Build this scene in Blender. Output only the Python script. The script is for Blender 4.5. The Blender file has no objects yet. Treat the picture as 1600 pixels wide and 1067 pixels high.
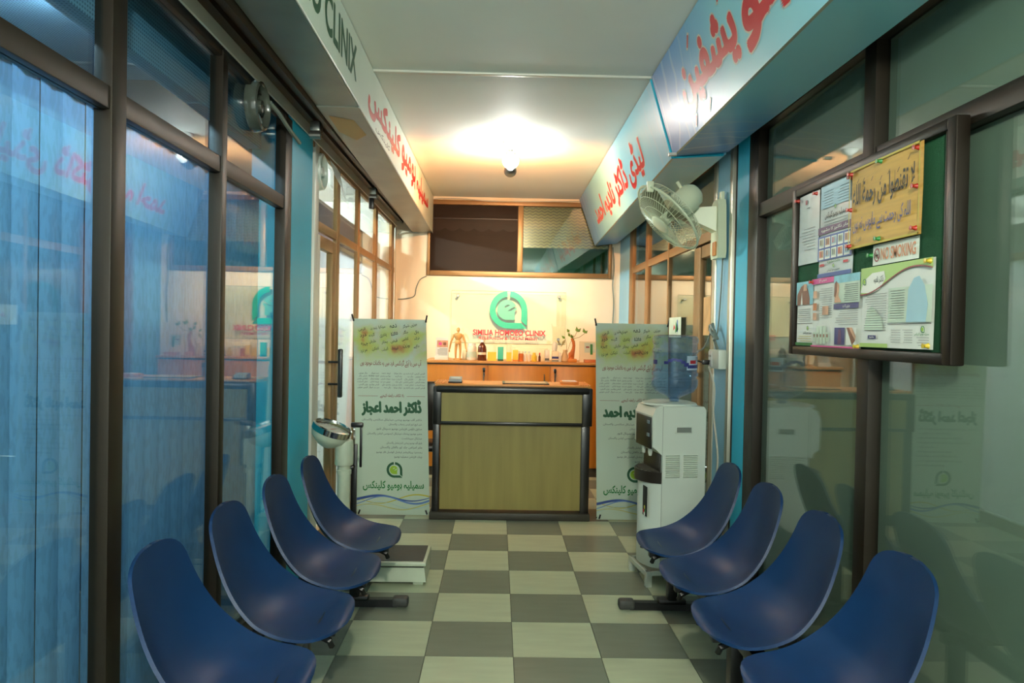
import bpy, bmesh, math, random
from mathutils import Matrix, Vector
random.seed(7)
PI = math.pi
sc = bpy.context.scene
COL = sc.collection

# ------------------------------------------------------------------ camera
EYE = 1.472
cam_d = bpy.data.cameras.new('camera')
cam = bpy.data.objects.new('camera', cam_d)
COL.objects.link(cam)
cam_d.sensor_width = 36.0
cam_d.lens = 1148.0 / 1600.0 * 36.0
cam_d.clip_start = 0.02
RM = Matrix(((0.9996151155, -0.0189096468, -0.0202989171),
             (-0.0200287557, 0.0143684551, -0.9996961521),
             (0.0191955652, 0.9997179466, 0.0139841883)))
cam.matrix_world = Matrix.Translation((0, 0, EYE)) @ RM.to_4x4()
sc.camera = cam

# ------------------------------------------------------------------ world and exposure
wd = bpy.data.worlds.new('world')
sc.world = wd
wd.use_nodes = True
wd.node_tree.nodes['Background'].inputs[0].default_value = (0.72, 0.86, 0.80, 1)
wd.node_tree.nodes['Background'].inputs[1].default_value = 1.25
sc.view_settings.view_transform = 'Standard'
sc.view_settings.look = 'None'
sc.view_settings.exposure = 1.08
sc.view_settings.gamma = 1.0
sc.view_settings.use_curve_mapping = False
sc.cycles.use_denoising = True
sc.cycles.max_bounces = 10
sc.cycles.transparent_max_bounces = 24
sc.cycles.caustics_reflective = False
sc.cycles.caustics_refractive = False
sc.cycles.sample_clamp_indirect = 6.0

# lamp powers (radiance of the glowing parts), used by the lamp builders below
WHITE_BULB = 190.0
REAR_BULB = 800.0
WARM_SPOT = 170.0
WARM_BULB = 2300.0
FILL_TUBE_NEAR_LEFT = 125.0
ROOM_TUBE_FAR_LEFT = 700.0
ROOM_TUBE_RIGHT = 10.0

# ------------------------------------------------------------------ materials
def lin(c):
    c = c / 255.0
    return c / 12.92 if c <= 0.04045 else ((c + 0.055) / 1.055) ** 2.4
def rgb(r, g, b): return (lin(r), lin(g), lin(b), 1.0)
MATS = {}
def M(name, col, rough=0.5, metal=0.0, noise=0.0, scale=6.0, stretch=None, bump=0.0, bscale=80.0, coat=0.0, emit=0.0, spec=0.5, trans=0.0):
    if name in MATS: return MATS[name]
    m = bpy.data.materials.new(name); m.use_nodes = True
    nt = m.node_tree; b = nt.nodes['Principled BSDF']
    c = rgb(*col)
    b.inputs['Base Color'].default_value = c
    b.inputs['Roughness'].default_value = rough
    b.inputs['Metallic'].default_value = metal
    b.inputs['Specular IOR Level'].default_value = spec
    b.inputs['Coat Weight'].default_value = coat
    if emit:
        b.inputs['Emission Color'].default_value = c
        b.inputs['Emission Strength'].default_value = emit
    if noise or bump:
        tc = nt.nodes.new('ShaderNodeTexCoord'); mp = nt.nodes.new('ShaderNodeMapping')
        nt.links.new(tc.outputs['Object'], mp.inputs['Vector'])
        if stretch: mp.inputs['Scale'].default_value = stretch
    if noise:
        n = nt.nodes.new('ShaderNodeTexNoise'); n.inputs['Scale'].default_value = scale; n.inputs['Detail'].default_value = 5
        nt.links.new(mp.outputs['Vector'], n.inputs['Vector'])
        r = nt.nodes.new('ShaderNodeValToRGB')
        r.color_ramp.elements[0].position = 0.3; r.color_ramp.elements[1].position = 0.7
        r.color_ramp.elements[0].color = tuple(x * (1 - noise) for x in c[:3]) + (1,)
        r.color_ramp.elements[1].color = tuple(min(1, x * (1 + noise)) for x in c[:3]) + (1,)
        nt.links.new(n.outputs['Fac'], r.inputs['Fac']); nt.links.new(r.outputs['Color'], b.inputs['Base Color'])
    if bump:
        n2 = nt.nodes.new('ShaderNodeTexNoise'); n2.inputs['Scale'].default_value = bscale
        nt.links.new(mp.outputs['Vector'], n2.inputs['Vector'])
        bp = nt.nodes.new('ShaderNodeBump'); bp.inputs['Strength'].default_value = bump; bp.inputs['Distance'].default_value = 0.01
        nt.links.new(n2.outputs['Fac'], bp.inputs['Height']); nt.links.new(bp.outputs['Normal'], b.inputs['Normal'])
    MATS[name] = m
    return m
def glass_mat(name, tint, ior=1.5, rough=0.0):
    m = bpy.data.materials.new(name); m.use_nodes = True
    nt = m.node_tree; nt.nodes.clear()
    out = nt.nodes.new('ShaderNodeOutputMaterial'); mix = nt.nodes.new('ShaderNodeMixShader')
    tr = nt.nodes.new('ShaderNodeBsdfTransparent'); gl = nt.nodes.new('ShaderNodeBsdfGlossy')
    fr = nt.nodes.new('ShaderNodeFresnel'); ge = nt.nodes.new('ShaderNodeNewGeometry'); mx = nt.nodes.new('ShaderNodeMix')
    tr.inputs['Color'].default_value = tuple(tint) + (1,)
    gl.inputs['Roughness'].default_value = rough
    gl.inputs['Color'].default_value = (1, 1, 1, 1)
    mx.inputs[2].default_value = ior; mx.inputs[3].default_value = 1.0 / ior
    nt.links.new(ge.outputs['Backfacing'], mx.inputs[0]); nt.links.new(mx.outputs[0], fr.inputs['IOR'])
    nt.links.new(fr.outputs['Fac'], mix.inputs['Fac']); nt.links.new(tr.outputs[0], mix.inputs[1]); nt.links.new(gl.outputs[0], mix.inputs[2])
    nt.links.new(mix.outputs[0], out.inputs['Surface'])
    MATS[name] = m
    return m
def cloth_mat(name, col, share, pattern=0.12):
    """fabric that lets part of the light through"""
    m = bpy.data.materials.new(name); m.use_nodes = True
    nt = m.node_tree; nt.nodes.clear()
    out = nt.nodes.new('ShaderNodeOutputMaterial'); mix = nt.nodes.new('ShaderNodeMixShader')
    d = nt.nodes.new('ShaderNodeBsdfDiffuse'); t = nt.nodes.new('ShaderNodeBsdfTranslucent')
    tc = nt.nodes.new('ShaderNodeTexCoord'); mp = nt.nodes.new('ShaderNodeMapping'); n = nt.nodes.new('ShaderNodeTexNoise')
    mp.inputs['Scale'].default_value = (30, 30, 9); n.inputs['Scale'].default_value = 2.2; n.inputs['Detail'].default_value = 2
    r = nt.nodes.new('ShaderNodeValToRGB'); c = rgb(*col)
    r.color_ramp.elements[0].position = 0.44; r.color_ramp.elements[1].position = 0.5
    r.color_ramp.elements[0].color = tuple(x * (1 - pattern) for x in c[:3]) + (1,); r.color_ramp.elements[1].color = c
    nt.links.new(tc.outputs['Object'], mp.inputs['Vector']); nt.links.new(mp.outputs['Vector'], n.inputs['Vector']); nt.links.new(n.outputs['Fac'], r.inputs['Fac'])
    nt.links.new(r.outputs['Color'], d.inputs['Color']); nt.links.new(r.outputs['Color'], t.inputs['Color'])
    mix.inputs['Fac'].default_value = share
    nt.links.new(d.outputs[0], mix.inputs[1]); nt.links.new(t.outputs[0], mix.inputs[2]); nt.links.new(mix.outputs[0], out.inputs['Surface'])
    MATS[name] = m
    return m
def node_mat(name, rough=0.5, spec=0.5):
    m = bpy.data.materials.new(name); m.use_nodes = True
    b = m.node_tree.nodes['Principled BSDF']; b.inputs['Roughness'].default_value = rough; b.inputs['Specular IOR Level'].default_value = spec
    MATS[name] = m
    return m, m.node_tree, b
def glow(name, col, strength):
    m = bpy.data.materials.new(name); m.use_nodes = True
    nt = m.node_tree; nt.nodes.clear()
    out = nt.nodes.new('ShaderNodeOutputMaterial'); e = nt.nodes.new('ShaderNodeEmission')
    e.inputs[0].default_value = tuple(col) + (1,); e.inputs[1].default_value = strength
    nt.links.new(e.outputs[0], out.inputs['Surface'])
    MATS[name] = m
    return m

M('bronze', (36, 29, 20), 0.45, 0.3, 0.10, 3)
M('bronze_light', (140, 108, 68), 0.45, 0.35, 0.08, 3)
M('aluminium', (188, 186, 170), 0.35, 0.7, 0.05, 5)
M('white_aluminium', (214, 214, 204), 0.4, 0.1)
M('black_rubber', (10, 10, 10), 0.6)
M('black_steel', (16, 16, 17), 0.35, 0.2)
M('black_plastic', (18, 18, 19), 0.3)
M('teal_paint', (20, 178, 212), 0.45, 0, 0.05, 3, bump=0.05, bscale=40)
M('sky_paint', (128, 186, 214), 0.4, 0, 0.04, 3)
M('cream_wall', (238, 226, 200), 0.75, 0, 0.03, 2, bump=0.06, bscale=60)
M('ceiling_paint', (232, 238, 232), 0.7, 0, 0.03, 1.5)
M('room_blue', (16, 28, 50), 0.7, 0, 0.05, 2)
M('room_white', (215, 215, 210), 0.8)
M('room_grey', (110, 120, 112), 0.8, 0, 0.05, 2)
M('room_floor', (90, 95, 92), 0.6)
M('tile_light', (180, 188, 158), 0.3, 0, 0.09, 3.0, stretch=(1, 5, 1))
M('tile_dark', (114, 121, 106), 0.32, 0, 0.09, 3.0, stretch=(1, 5, 1))
M('grout', (60, 62, 56), 0.9)
M('chair_blue', (15, 46, 84), 0.42, 0, 0.06, 9, bump=0.02, bscale=220, spec=0.22)
M('maple', (192, 126, 38), 0.38, 0, 0.10, 3, stretch=(6, 6, 0.7))
M('maple_top', (204, 146, 78), 0.4, 0, 0.10, 3, stretch=(0.7, 6, 6))
M('olive_laminate', (150, 136, 74), 0.45, 0, 0.10, 2.5, stretch=(7, 7, 0.6))
M('dark_edge', (24, 23, 22), 0.28, 0, 0.1, 5)
M('kick', (58, 54, 44), 0.5, 0, 0.15, 6)
M('felt_green', (16, 74, 44), 0.95, 0, 0.15, 6, bump=0.3, bscale=300)
M('paper', (214, 218, 212), 0.55)
M('paper_gloss', (206, 216, 216), 0.2, 0, 0.03, 10)
M('cream_plastic', (214, 222, 192), 0.35)
M('appliance', (206, 214, 202), 0.3)
M('chrome', (200, 200, 195), 0.12, 1.0)
M('steel_dull', (150, 150, 144), 0.35, 0.9)
M('scale_paint', (188, 198, 176), 0.4, 0, 0.06, 12)
M('ribbed_rubber', (62, 60, 54), 0.7, 0, 0.2, 40, stretch=(1, 12, 1))
M('ink_black', (26, 30, 30), 0.6)
M('ink_grey', (96, 104, 100), 0.6)
M('ink_red', (190, 30, 38), 0.5)
M('ink_darkred', (128, 36, 40), 0.5)
M('ink_green', (20, 84, 50), 0.5)
M('ink_midgreen', (34, 122, 58), 0.5)
M('ink_lime', (150, 190, 40), 0.5)
M('ink_white', (226, 228, 220), 0.5)
M('ink_blue', (52, 82, 150), 0.5)
M('ink_navy', (40, 46, 110), 0.5)
M('ink_purple', (84, 36, 84), 0.5)
M('ink_pink', (206, 70, 140), 0.5)
M('ink_paleblue', (150, 190, 205), 0.5)
M('ink_skin', (196, 150, 120), 0.5, 0, 0.25, 30)
M('ink_brown', (120, 72, 46), 0.5, 0, 0.3, 30)
M('ink_yellowgreen', (164, 196, 110), 0.5)
M('ink_yellow', (190, 180, 60), 0.5)
M('ink_cyan', (120, 185, 200), 0.5, 0, 0.2, 20)
M('ink_palegreen', (186, 204, 186), 0.5, 0, 0.12, 9)
M('ink_orange', (196, 120, 70), 0.5)
M('ink_gradient_blue', (96, 130, 190), 0.35)
M('sign_red', (206, 30, 42), 0.35)
M('sign_outline', (214, 206, 196), 0.35)
M('sign_white', (218, 228, 214), 0.4, 0, 0.04, 3)
M('sign_metal', (128, 136, 128), 0.35, 0.5, 0.18, 3, bump=0.05, bscale=6)
M('cardboard', (190, 170, 130), 0.6)
M('rust_tape', (206, 160, 92), 0.5)
M('cable_white', (190, 186, 170), 0.5)
M('cable_grey', (120, 128, 118), 0.5)
M('logo_teal', (24, 176, 140), 0.35)
M('logo_pale', (96, 180, 156), 0.35)
M('bulb_metal', (120, 126, 124), 0.3, 0.6)
M('lamp_white', (190, 196, 190), 0.4)
M('brown_curtain', (34, 21, 11), 0.8, 0, 0.15, 3, stretch=(1, 1, 6))
M('fly_screen', (32, 19, 9), 0.9, 0, 0.12, 3, stretch=(1, 1, 5))
M('dark_room', (20, 22, 20), 0.9)
M('amber', (88, 38, 12), 0.15, 0, 0, coat=0.5)
M('mannequin_wood', (204, 160, 96), 0.45, 0, 0.1, 9)
M('jar_white', (216, 208, 190), 0.3)
M('box_yellow', (222, 190, 60), 0.5)
M('box_teal', (60, 176, 150), 0.5)
M('box_cream', (224, 214, 180), 0.5)
M('box_orange', (206, 130, 50), 0.5)
M('root_orange', (196, 106, 40), 0.5, 0, 0.2, 14, bump=0.3, bscale=30)
M('leaf_green', (104, 140, 44), 0.4)
M('leaf_dry', (150, 140, 90), 0.5)
M('soil_pot', (204, 176, 130), 0.5)
M('terminal_grey', (120, 140, 150), 0.3)
M('bamboo', (204, 160, 74), 0.6, 0, 0.12, 4, stretch=(1, 1, 22))
M('bamboo_edge', (196, 176, 70), 0.6)
M('pin_red', (170, 40, 24), 0.35)
M('pin_green', (40, 130, 60), 0.35)
M('pin_yellow', (196, 170, 40), 0.35)
M('film_green', (118, 132, 120), 0.85, 0, 0.08, 1.6)
M('pelmet', (150, 150, 172), 0.8)
M('bottle_cap', (150, 170, 190), 0.4)
M('dark_tray', (38, 32, 26), 0.35)
M('recess_grey', (120, 126, 118), 0.5)
M('bronze_dark', (36, 29, 22), 0.4, 0.5)
M('blade_smoke', (120, 124, 96), 0.3)
M('poster_faded', (208, 160, 104), 0.6, 0, 0.25, 6)
M('glass_edge', (96, 120, 96), 0.2)
M('label_film', (176, 192, 204), 0.4)
glass_mat('water', (0.80, 0.88, 0.95), 1.12)
glass_mat('glass', (0.90, 0.95, 0.93))
glass_mat('glass_blue', (0.72, 0.86, 0.92))
glass_mat('plate_glass', (0.93, 0.97, 0.94))
m = glass_mat('bottle_plastic', (0.86, 0.92, 0.98), 1.42)
_nt = m.node_tree; _out = _nt.nodes['Material Output']; _old = _out.inputs['Surface'].links[0].from_socket
_d = _nt.nodes.new('ShaderNodeBsdfTranslucent'); _d.inputs[0].default_value = rgb(120, 165, 225); _d2 = _nt.nodes.new('ShaderNodeBsdfDiffuse'); _d2.inputs[0].default_value = rgb(120, 165, 225)
_a = _nt.nodes.new('ShaderNodeMixShader'); _a.inputs[0].default_value = .5; _nt.links.new(_d.outputs[0], _a.inputs[1]); _nt.links.new(_d2.outputs[0], _a.inputs[2])
_b = _nt.nodes.new('ShaderNodeMixShader'); _b.inputs[0].default_value = .13; _nt.links.new(_old, _b.inputs[1]); _nt.links.new(_a.outputs[0], _b.inputs[2]); _nt.links.new(_b.outputs[0], _out.inputs['Surface'])
cloth_mat('blind_blue', (126, 180, 234), 0.42)
cloth_mat('blind_pale', (196, 198, 206), 0.45, 0.05)
glow('glow_white', (1.0, 0.98, 0.92), WHITE_BULB)
glow('glow_rear', (1.0, 1.0, 0.84), REAR_BULB)
glow('glow_warm', (1.0, 0.45, 0.18), WARM_BULB)
glow('glow_fill_blue', (0.72, 0.9, 1.0), FILL_TUBE_NEAR_LEFT)
glow('glow_room_far', (0.95, 1.0, 0.95), ROOM_TUBE_FAR_LEFT)
glow('glow_room_right', (0.85, 1.0, 0.9), ROOM_TUBE_RIGHT)

# ------------------------------------------------------------------ mesh helpers
WM = {}
def wm(o): return WM.get(o.name, Matrix.Identity(4)) if o else Matrix.Identity(4)
class MB:
    """collects shapes; build() links them as one mesh object"""
    def __init__(s): s.v = []; s.f = []; s.mi = []; s.mats = []
    def _m(s, mat):
        if mat not in s.mats: s.mats.append(mat)
        return s.mats.index(mat)
    def add(s, vs, fs, mat=None):
        k = len(s.v); s.v += [Vector(p) for p in vs]; i = s._m(mat)
        for f in fs: s.f.append([k + a for a in f]); s.mi.append(i)
        return s
    def box(s, x0, x1, y0, y1, z0, z1, mat=None, bev=0.0):
        if bev > 0:
            b = min(bev, (x1 - x0) / 2.01, (y1 - y0) / 2.01, (z1 - z0) / 2.01)
            bm = bmesh.new(); bmesh.ops.create_cube(bm, size=1)
            for v in bm.verts:
                v.co = Vector(((x0 + x1) / 2 + v.co.x * (x1 - x0), (y0 + y1) / 2 + v.co.y * (y1 - y0), (z0 + z1) / 2 + v.co.z * (z1 - z0)))
            bmesh.ops.bevel(bm, geom=list(bm.edges), offset=b, segments=2, profile=0.5, affect='EDGES')
            bm.verts.index_update()
            vs = [v.co.copy() for v in bm.verts]; fs = [[v.index for v in f.verts] for f in bm.faces]; bm.free()
            return s.add(vs, fs, mat)
        return s.add([(x0, y0, z0), (x1, y0, z0), (x1, y1, z0), (x0, y1, z0), (x0, y0, z1), (x1, y0, z1), (x1, y1, z1), (x0, y1, z1)],
                     [(3, 2, 1, 0), (4, 5, 6, 7), (0, 1, 5, 4), (1, 2, 6, 5), (2, 3, 7, 6), (3, 0, 4, 7)], mat)
    def hexa(s, p, mat=None):
        return s.add(p, [(3, 2, 1, 0), (4, 5, 6, 7), (0, 1, 5, 4), (1, 2, 6, 5), (2, 3, 7, 6), (3, 0, 4, 7)], mat)
    def prism(s, pts, vec, mat=None):
        n = len(pts); vec = Vector(vec); pts = [Vector(p) for p in pts]
        return s.add(pts + [p + vec for p in pts], [list(range(n))[::-1], list(range(n, 2 * n))] + [(i, (i + 1) % n, n + (i + 1) % n, n + i) for i in range(n)], mat)
    def tube(s, path, r, mat=None, n=8, cap=True, closed=False):
        P = [Vector(p) for p in path]; R = r if isinstance(r, (list, tuple)) else [r] * len(P)
        k = len(P); vs = []; fs = []; up = None
        for i, p in enumerate(P):
            a = P[(i - 1) % k] if (i > 0 or closed) else p; b = P[(i + 1) % k] if (i < k - 1 or closed) else p
            t = (b - a).normalized()
            if up is None: up = Vector((0, 0, 1)) if abs(t.z) < 0.9 else Vector((1, 0, 0))
            x = t.cross(up)
            if x.length < 1e-4: x = t.orthogonal()
            x.normalize(); y = x.cross(t).normalized(); up = y
            for j in range(n):
                an = 2 * PI * j / n; vs.append(p + (x * math.cos(an) + y * math.sin(an)) * R[i])
        m = k if closed else k - 1
        for i in range(m):
            for j in range(n):
                i2 = (i + 1) % k
                fs.append((i * n + j, i * n + (j + 1) % n, i2 * n + (j + 1) % n, i2 * n + j))
        if cap and not closed: fs += [list(range(n))[::-1], list(range((k - 1) * n, k * n))]
        return s.add(vs, fs, mat)
    def lathe(s, prof, c=(0, 0, 0), axis=(0, 0, 1), mat=None, n=20, cap=True):
        q = Vector((0, 0, 1)).rotation_difference(Vector(axis).normalized()); c = Vector(c); vs = []; fs = []
        for r, z in prof:
            for j in range(n):
                a = 2 * PI * j / n; vs.append(c + q @ Vector((r * math.cos(a), r * math.sin(a), z)))
        for i in range(len(prof) - 1):
            for j in range(n): fs.append((i * n + j, i * n + (j + 1) % n, (i + 1) * n + (j + 1) % n, (i + 1) * n + j))
        if cap:
            if prof[0][0] > 1e-5: fs.append(list(range(n))[::-1])
            if prof[-1][0] > 1e-5: fs.append(list(range((len(prof) - 1) * n, len(prof) * n)))
        return s.add(vs, fs, mat)
    def sphere(s, c, r, mat=None, n=12, sc=(1, 1, 1)):
        prof = [(math.sin(PI * i / n) * 1.0, -math.cos(PI * i / n)) for i in range(n + 1)]
        k = len(s.v); s.lathe(prof, (0, 0, 0), (0, 0, 1), mat, n + 4, False)
        for i in range(k, len(s.v)):
            v = s.v[i]; s.v[i] = Vector((c[0] + v.x * r * sc[0], c[1] + v.y * r * sc[1], c[2] + v.z * r * sc[2]))
        return s
    def mesh(s, name, inv, smooth=False):
        me = bpy.data.meshes.new(name)
        me.from_pydata([tuple(inv @ p) for p in s.v], [], s.f)
        for m in s.mats: me.materials.append(MATS[m])
        me.polygons.foreach_set('material_index', s.mi)
        if smooth and smooth != 'flatprint': me.polygons.foreach_set('use_smooth', [True] * len(s.f))
        bm = bmesh.new(); bm.from_mesh(me)
        if smooth != 'flatprint': bmesh.ops.recalc_face_normals(bm, faces=bm.faces)
        bm.to_mesh(me); bm.free()
        if smooth and smooth != 'flatprint':
            try: me.set_sharp_from_angle(angle=math.radians(38))
            except Exception: pass
        me.update()
        return me
    def build(s, name, parent=None, smooth=False, local=False):
        inv = Matrix.Identity(4) if local else wm(parent).inverted()
        o = bpy.data.objects.new(name, s.mesh(name, inv, smooth))
        COL.objects.link(o)
        if parent: o.parent = parent; WM[o.name] = wm(parent)
        return o
def tag(o, label=None, cat=None, group=None, kind=None):
    if label: o['label'] = label
    if cat: o['category'] = cat
    if group: o['group'] = group
    if kind: o['kind'] = kind
    return o
def thing(name, label, cat, loc=(0, 0, 0), rz=0.0, group=None, kind=None):
    o = bpy.data.objects.new(name, None); COL.objects.link(o)
    o.empty_display_size = 0.05
    o.location = loc; o.rotation_euler = (0, 0, rz)
    WM[o.name] = Matrix.Translation(loc) @ Matrix.Rotation(rz, 4, 'Z')
    return tag(o, label, cat, group, kind)
def struct(name, loc=(0, 0, 0)): return thing(name, None, None, loc, kind='structure')
def bx(name, parent, mat, x0, x1, y0, y1, z0, z1, bev=0.0):
    return MB().box(x0, x1, y0, y1, z0, z1, mat, bev).build(name, parent, smooth=bev > 0)

# ------------------------------------------------------------------ lettering (Latin, and Urdu joined with presentation forms)
FORMS = {}
def _f(ch, base, n):
    FORMS[ch] = [base + i for i in range(n)]
for ch, b, n in (('ا', 0xFE8D, 2), ('آ', 0xFE81, 2), ('ب', 0xFE8F, 4), ('پ', 0xFB56, 4), ('ت', 0xFE95, 4), ('ٹ', 0xFB66, 4), ('ث', 0xFE99, 4), ('ج', 0xFE9D, 4),
                 ('چ', 0xFB7A, 4), ('ح', 0xFEA1, 4), ('خ', 0xFEA5, 4), ('د', 0xFEA9, 2), ('ڈ', 0xFB88, 2), ('ذ', 0xFEAB, 2), ('ر', 0xFEAD, 2), ('ڑ', 0xFB8C, 2), ('ز', 0xFEAF, 2),
                 ('س', 0xFEB1, 4), ('ش', 0xFEB5, 4), ('ص', 0xFEB9, 4), ('ض', 0xFEBD, 4), ('ط', 0xFEC1, 4), ('ظ', 0xFEC5, 4), ('ع', 0xFEC9, 4), ('غ', 0xFECD, 4), ('ف', 0xFED1, 4),
                 ('ق', 0xFED5, 4), ('ک', 0xFB8E, 4), ('گ', 0xFB92, 4), ('ل', 0xFEDD, 4), ('م', 0xFEE1, 4), ('ن', 0xFEE5, 4), ('ں', 0xFB9E, 2), ('و', 0xFEED, 2), ('ہ', 0xFBA6, 4),
                 ('ه', 0xFEE9, 4), ('ھ', 0xFBAA, 4), ('ی', 0xFBFC, 4), ('ي', 0xFEF1, 4), ('ے', 0xFBAE, 2), ('ئ', 0xFE89, 4), ('ة', 0xFE93, 2)):
    _f(ch, b, n)
FORMS['\u0001'] = [0xFEFB, 0xFEFC]      # lam-alef
def shape(s):
    s = s.replace('لا', '\u0001'); out = []
    for i, ch in enumerate(s):
        if ch not in FORMS: out.append(ch); continue
        f = FORMS[ch]
        prev = i > 0 and s[i - 1] in FORMS and len(FORMS[s[i - 1]]) == 4
        nxt = i + 1 < len(s) and s[i + 1] in FORMS and len(f) == 4
        k = (3 if nxt else 1) if prev else (2 if nxt else 0)
        out.append(chr(f[min(k, len(f) - 1)]))
    return ''.join(out[::-1])
TEXTS = {}
def text2d(s, bold=0.0, shear=0.0, res=3):
    key = (s, bold, shear, res)
    if key in TEXTS: return TEXTS[key]
    c = bpy.data.curves.new('lettering', 'FONT')
    c.body = shape(s) if any(ch in FORMS for ch in s) else s
    c.resolution_u = res; c.offset = bold; c.shear = shear
    o = bpy.data.objects.new('lettering', c); COL.objects.link(o)
    dg = bpy.context.evaluated_depsgraph_get()
    me = bpy.data.meshes.new_from_object(o.evaluated_get(dg))
    vs = [(v.co.x, v.co.y) for v in me.vertices]; fs = [list(p.vertices) for p in me.polygons]
    bpy.data.objects.remove(o); bpy.data.curves.remove(c); bpy.data.meshes.remove(me)
    if vs:
        x0 = min(p[0] for p in vs); x1 = max(p[0] for p in vs); y0 = min(p[1] for p in vs); y1 = max(p[1] for p in vs)
        vs = [((p[0] - x0) / (x1 - x0), (p[1] - y0) / (y1 - y0)) for p in vs]; asp = (x1 - x0) / (y1 - y0)
    else: asp = 1
    TEXTS[key] = (vs, fs, asp)
    return TEXTS[key]
def fill2d(loops):
    c = bpy.data.curves.new('outline', 'CURVE'); c.dimensions = '2D'; c.fill_mode = 'BOTH'
    for lp in loops:
        sp = c.splines.new('POLY'); sp.points.add(len(lp) - 1); sp.use_cyclic_u = True
        for q, (x, y) in zip(sp.points, lp): q.co = (x, y, 0, 1)
    o = bpy.data.objects.new('outline', c); COL.objects.link(o)
    me = bpy.data.meshes.new_from_object(o.evaluated_get(bpy.context.evaluated_depsgraph_get()))
    vs = [(v.co.x, v.co.y) for v in me.vertices]; fs = [list(p.vertices) for p in me.polygons]
    bpy.data.objects.remove(o); bpy.data.curves.remove(c); bpy.data.meshes.remove(me)
    return vs, fs
class Print:
    """flat print on a plane: o origin, ux to the reader's right, uy up, n towards the reader"""
    def __init__(s, o, ux, uy, n, lift=0.0006):
        s.o = Vector(o); s.ux = Vector(ux); s.uy = Vector(uy); s.n = Vector(n); s.mb = MB(); s.k = 0; s.lift = lift
    def at(s, x, y, k): return s.o + s.ux * x + s.uy * y + s.n * (s.lift * k)
    def poly(s, pts, mat, k=1):
        s.mb.add([s.at(x, y, k) for x, y in pts], [list(range(len(pts)))], mat); return s
    def rect(s, x0, y0, x1, y1, mat, k=1): return s.poly([(x0, y0), (x1, y0), (x1, y1), (x0, y1)], mat, k)
    def strip(s, a, b, mat, k=1):
        n = len(a); s.mb.add([s.at(x, y, k) for x, y in a] + [s.at(x, y, k) for x, y in b], [(i, i + 1, n + i + 1, n + i) for i in range(n - 1)], mat); return s
    def text(s, t, x0, y0, x1, y1, mat, k=2, bold=0.0, shear=0.0, keep=False, align='l', res=3, rot=0.0):
        vs, fs, asp = text2d(t, bold, shear, res)
        w, h = x1 - x0, y1 - y0
        if keep:
            nw = min(w, h * asp)
            if align == 'r': x0 = x1 - nw
            elif align == 'c': x0 = (x0 + x1 - nw) / 2
            w = nw
        cx, cy = x0 + w / 2, y0 + h / 2; ca, sa = math.cos(rot), math.sin(rot)
        pts = []
        for a, b in vs:
            dx, dy = (a - .5) * w, (b - .5) * h
            pts.append(s.at(cx + dx * ca - dy * sa, cy + dx * sa + dy * ca, k))
        s.mb.add(pts, fs, mat); return s
    def fat(s, t, x0, y0, x1, y1, mat, k, e, n=10, res=4):
        for i in range(n):
            a = 2 * PI * i / n; s.text(t, x0 + e * math.cos(a), y0 + e * math.sin(a), x1 + e * math.cos(a), y1 + e * math.sin(a), mat, k + i * .07, res=res)
        return s
    def lines(s, x0, x1, ytop, ybot, n, mat, k=1, th=0.003, ragged=0.25):
        for i in range(n):
            y = ytop + (ybot - ytop) * i / max(1, n - 1); s.rect(x0 + random.random() * ragged * (x1 - x0), y - th / 2, x1, y + th / 2, mat, k)
        return s
    def logo(s, cx, cy, r, ring, eye, k=2, hole=None):
        def edge(q, t):
            # outline of a drop with a square lower right corner; t runs 0..1 anticlockwise from the right side
            if t < 0.7: a = t / 0.7 * 1.5 * PI; return (q * math.cos(a), q * math.sin(a))
            if t < 0.85: return (q * (t - 0.7) / 0.15, -q)
            return (q, -q + q * (t - 0.85) / 0.15)
        for t0, t1 in ((0.0, 0.22), (0.245, 0.85), (0.872, 1.0)):
            n = max(3, int((t1 - t0) * 60)); ts = [t0 + (t1 - t0) * i / n for i in range(n + 1)]
            a = [edge(1, t) for t in ts]; b = [edge(0.69, t) for t in ts]
            s.strip([(cx + x * r, cy + y * r) for x, y in a], [(cx + x * r, cy + y * r) for x, y in b], ring, k)
        n = 30
        pts = [(.34, -.54), (.34, -.06)] + [(-.08 + .52 * math.cos(q), .54 * math.sin(q)) for q in [math.radians(2 + i * 268 / n) for i in range(n + 1)]]
        cres = [(-.22, .10), (-.17, .21), (-.04, .27), (.12, .24), (-.04, .17)]
        slot = [(-.04, -.05), (.10, -.06), (.40, .12), (.37, .20)]
        vs, fs = fill2d([pts, cres, slot] if hole else [pts])
        s.mb.add([s.at(cx + x * r, cy + y * r, k) for x, y in vs], fs, eye)
        return s
    def build(s, name, parent):
        o = s.mb.build(name, parent, smooth='flatprint')
        return o

class FacePrint(Print):
    """print that follows a four-cornered face: bl, br, tl, tr as the reader sees them; x in metres along, y in metres up the slope"""
    def __init__(s, bl, br, tl, tr, lift=0.0004):
        s.c = [Vector(q) for q in (bl, br, tl, tr)]; s.mb = MB(); s.lift = lift
        s.L = (s.c[1] - s.c[0]).length; s.H = (s.c[2] - s.c[0]).length
        s.n = (s.c[1] - s.c[0]).cross(s.c[2] - s.c[0]).normalized()
    def at(s, x, y, k):
        u, v = x / s.L, y / s.H; a, b, c, d = s.c
        return (a * (1 - u) + b * u) * (1 - v) + (c * (1 - u) + d * u) * v + s.n * (s.lift * k + (.0010 if k else 0))
# ================================================================== THE SETTING
CEIL = 2.94; YB = 8.12; LX = -1.14; RX = 1.36
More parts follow.
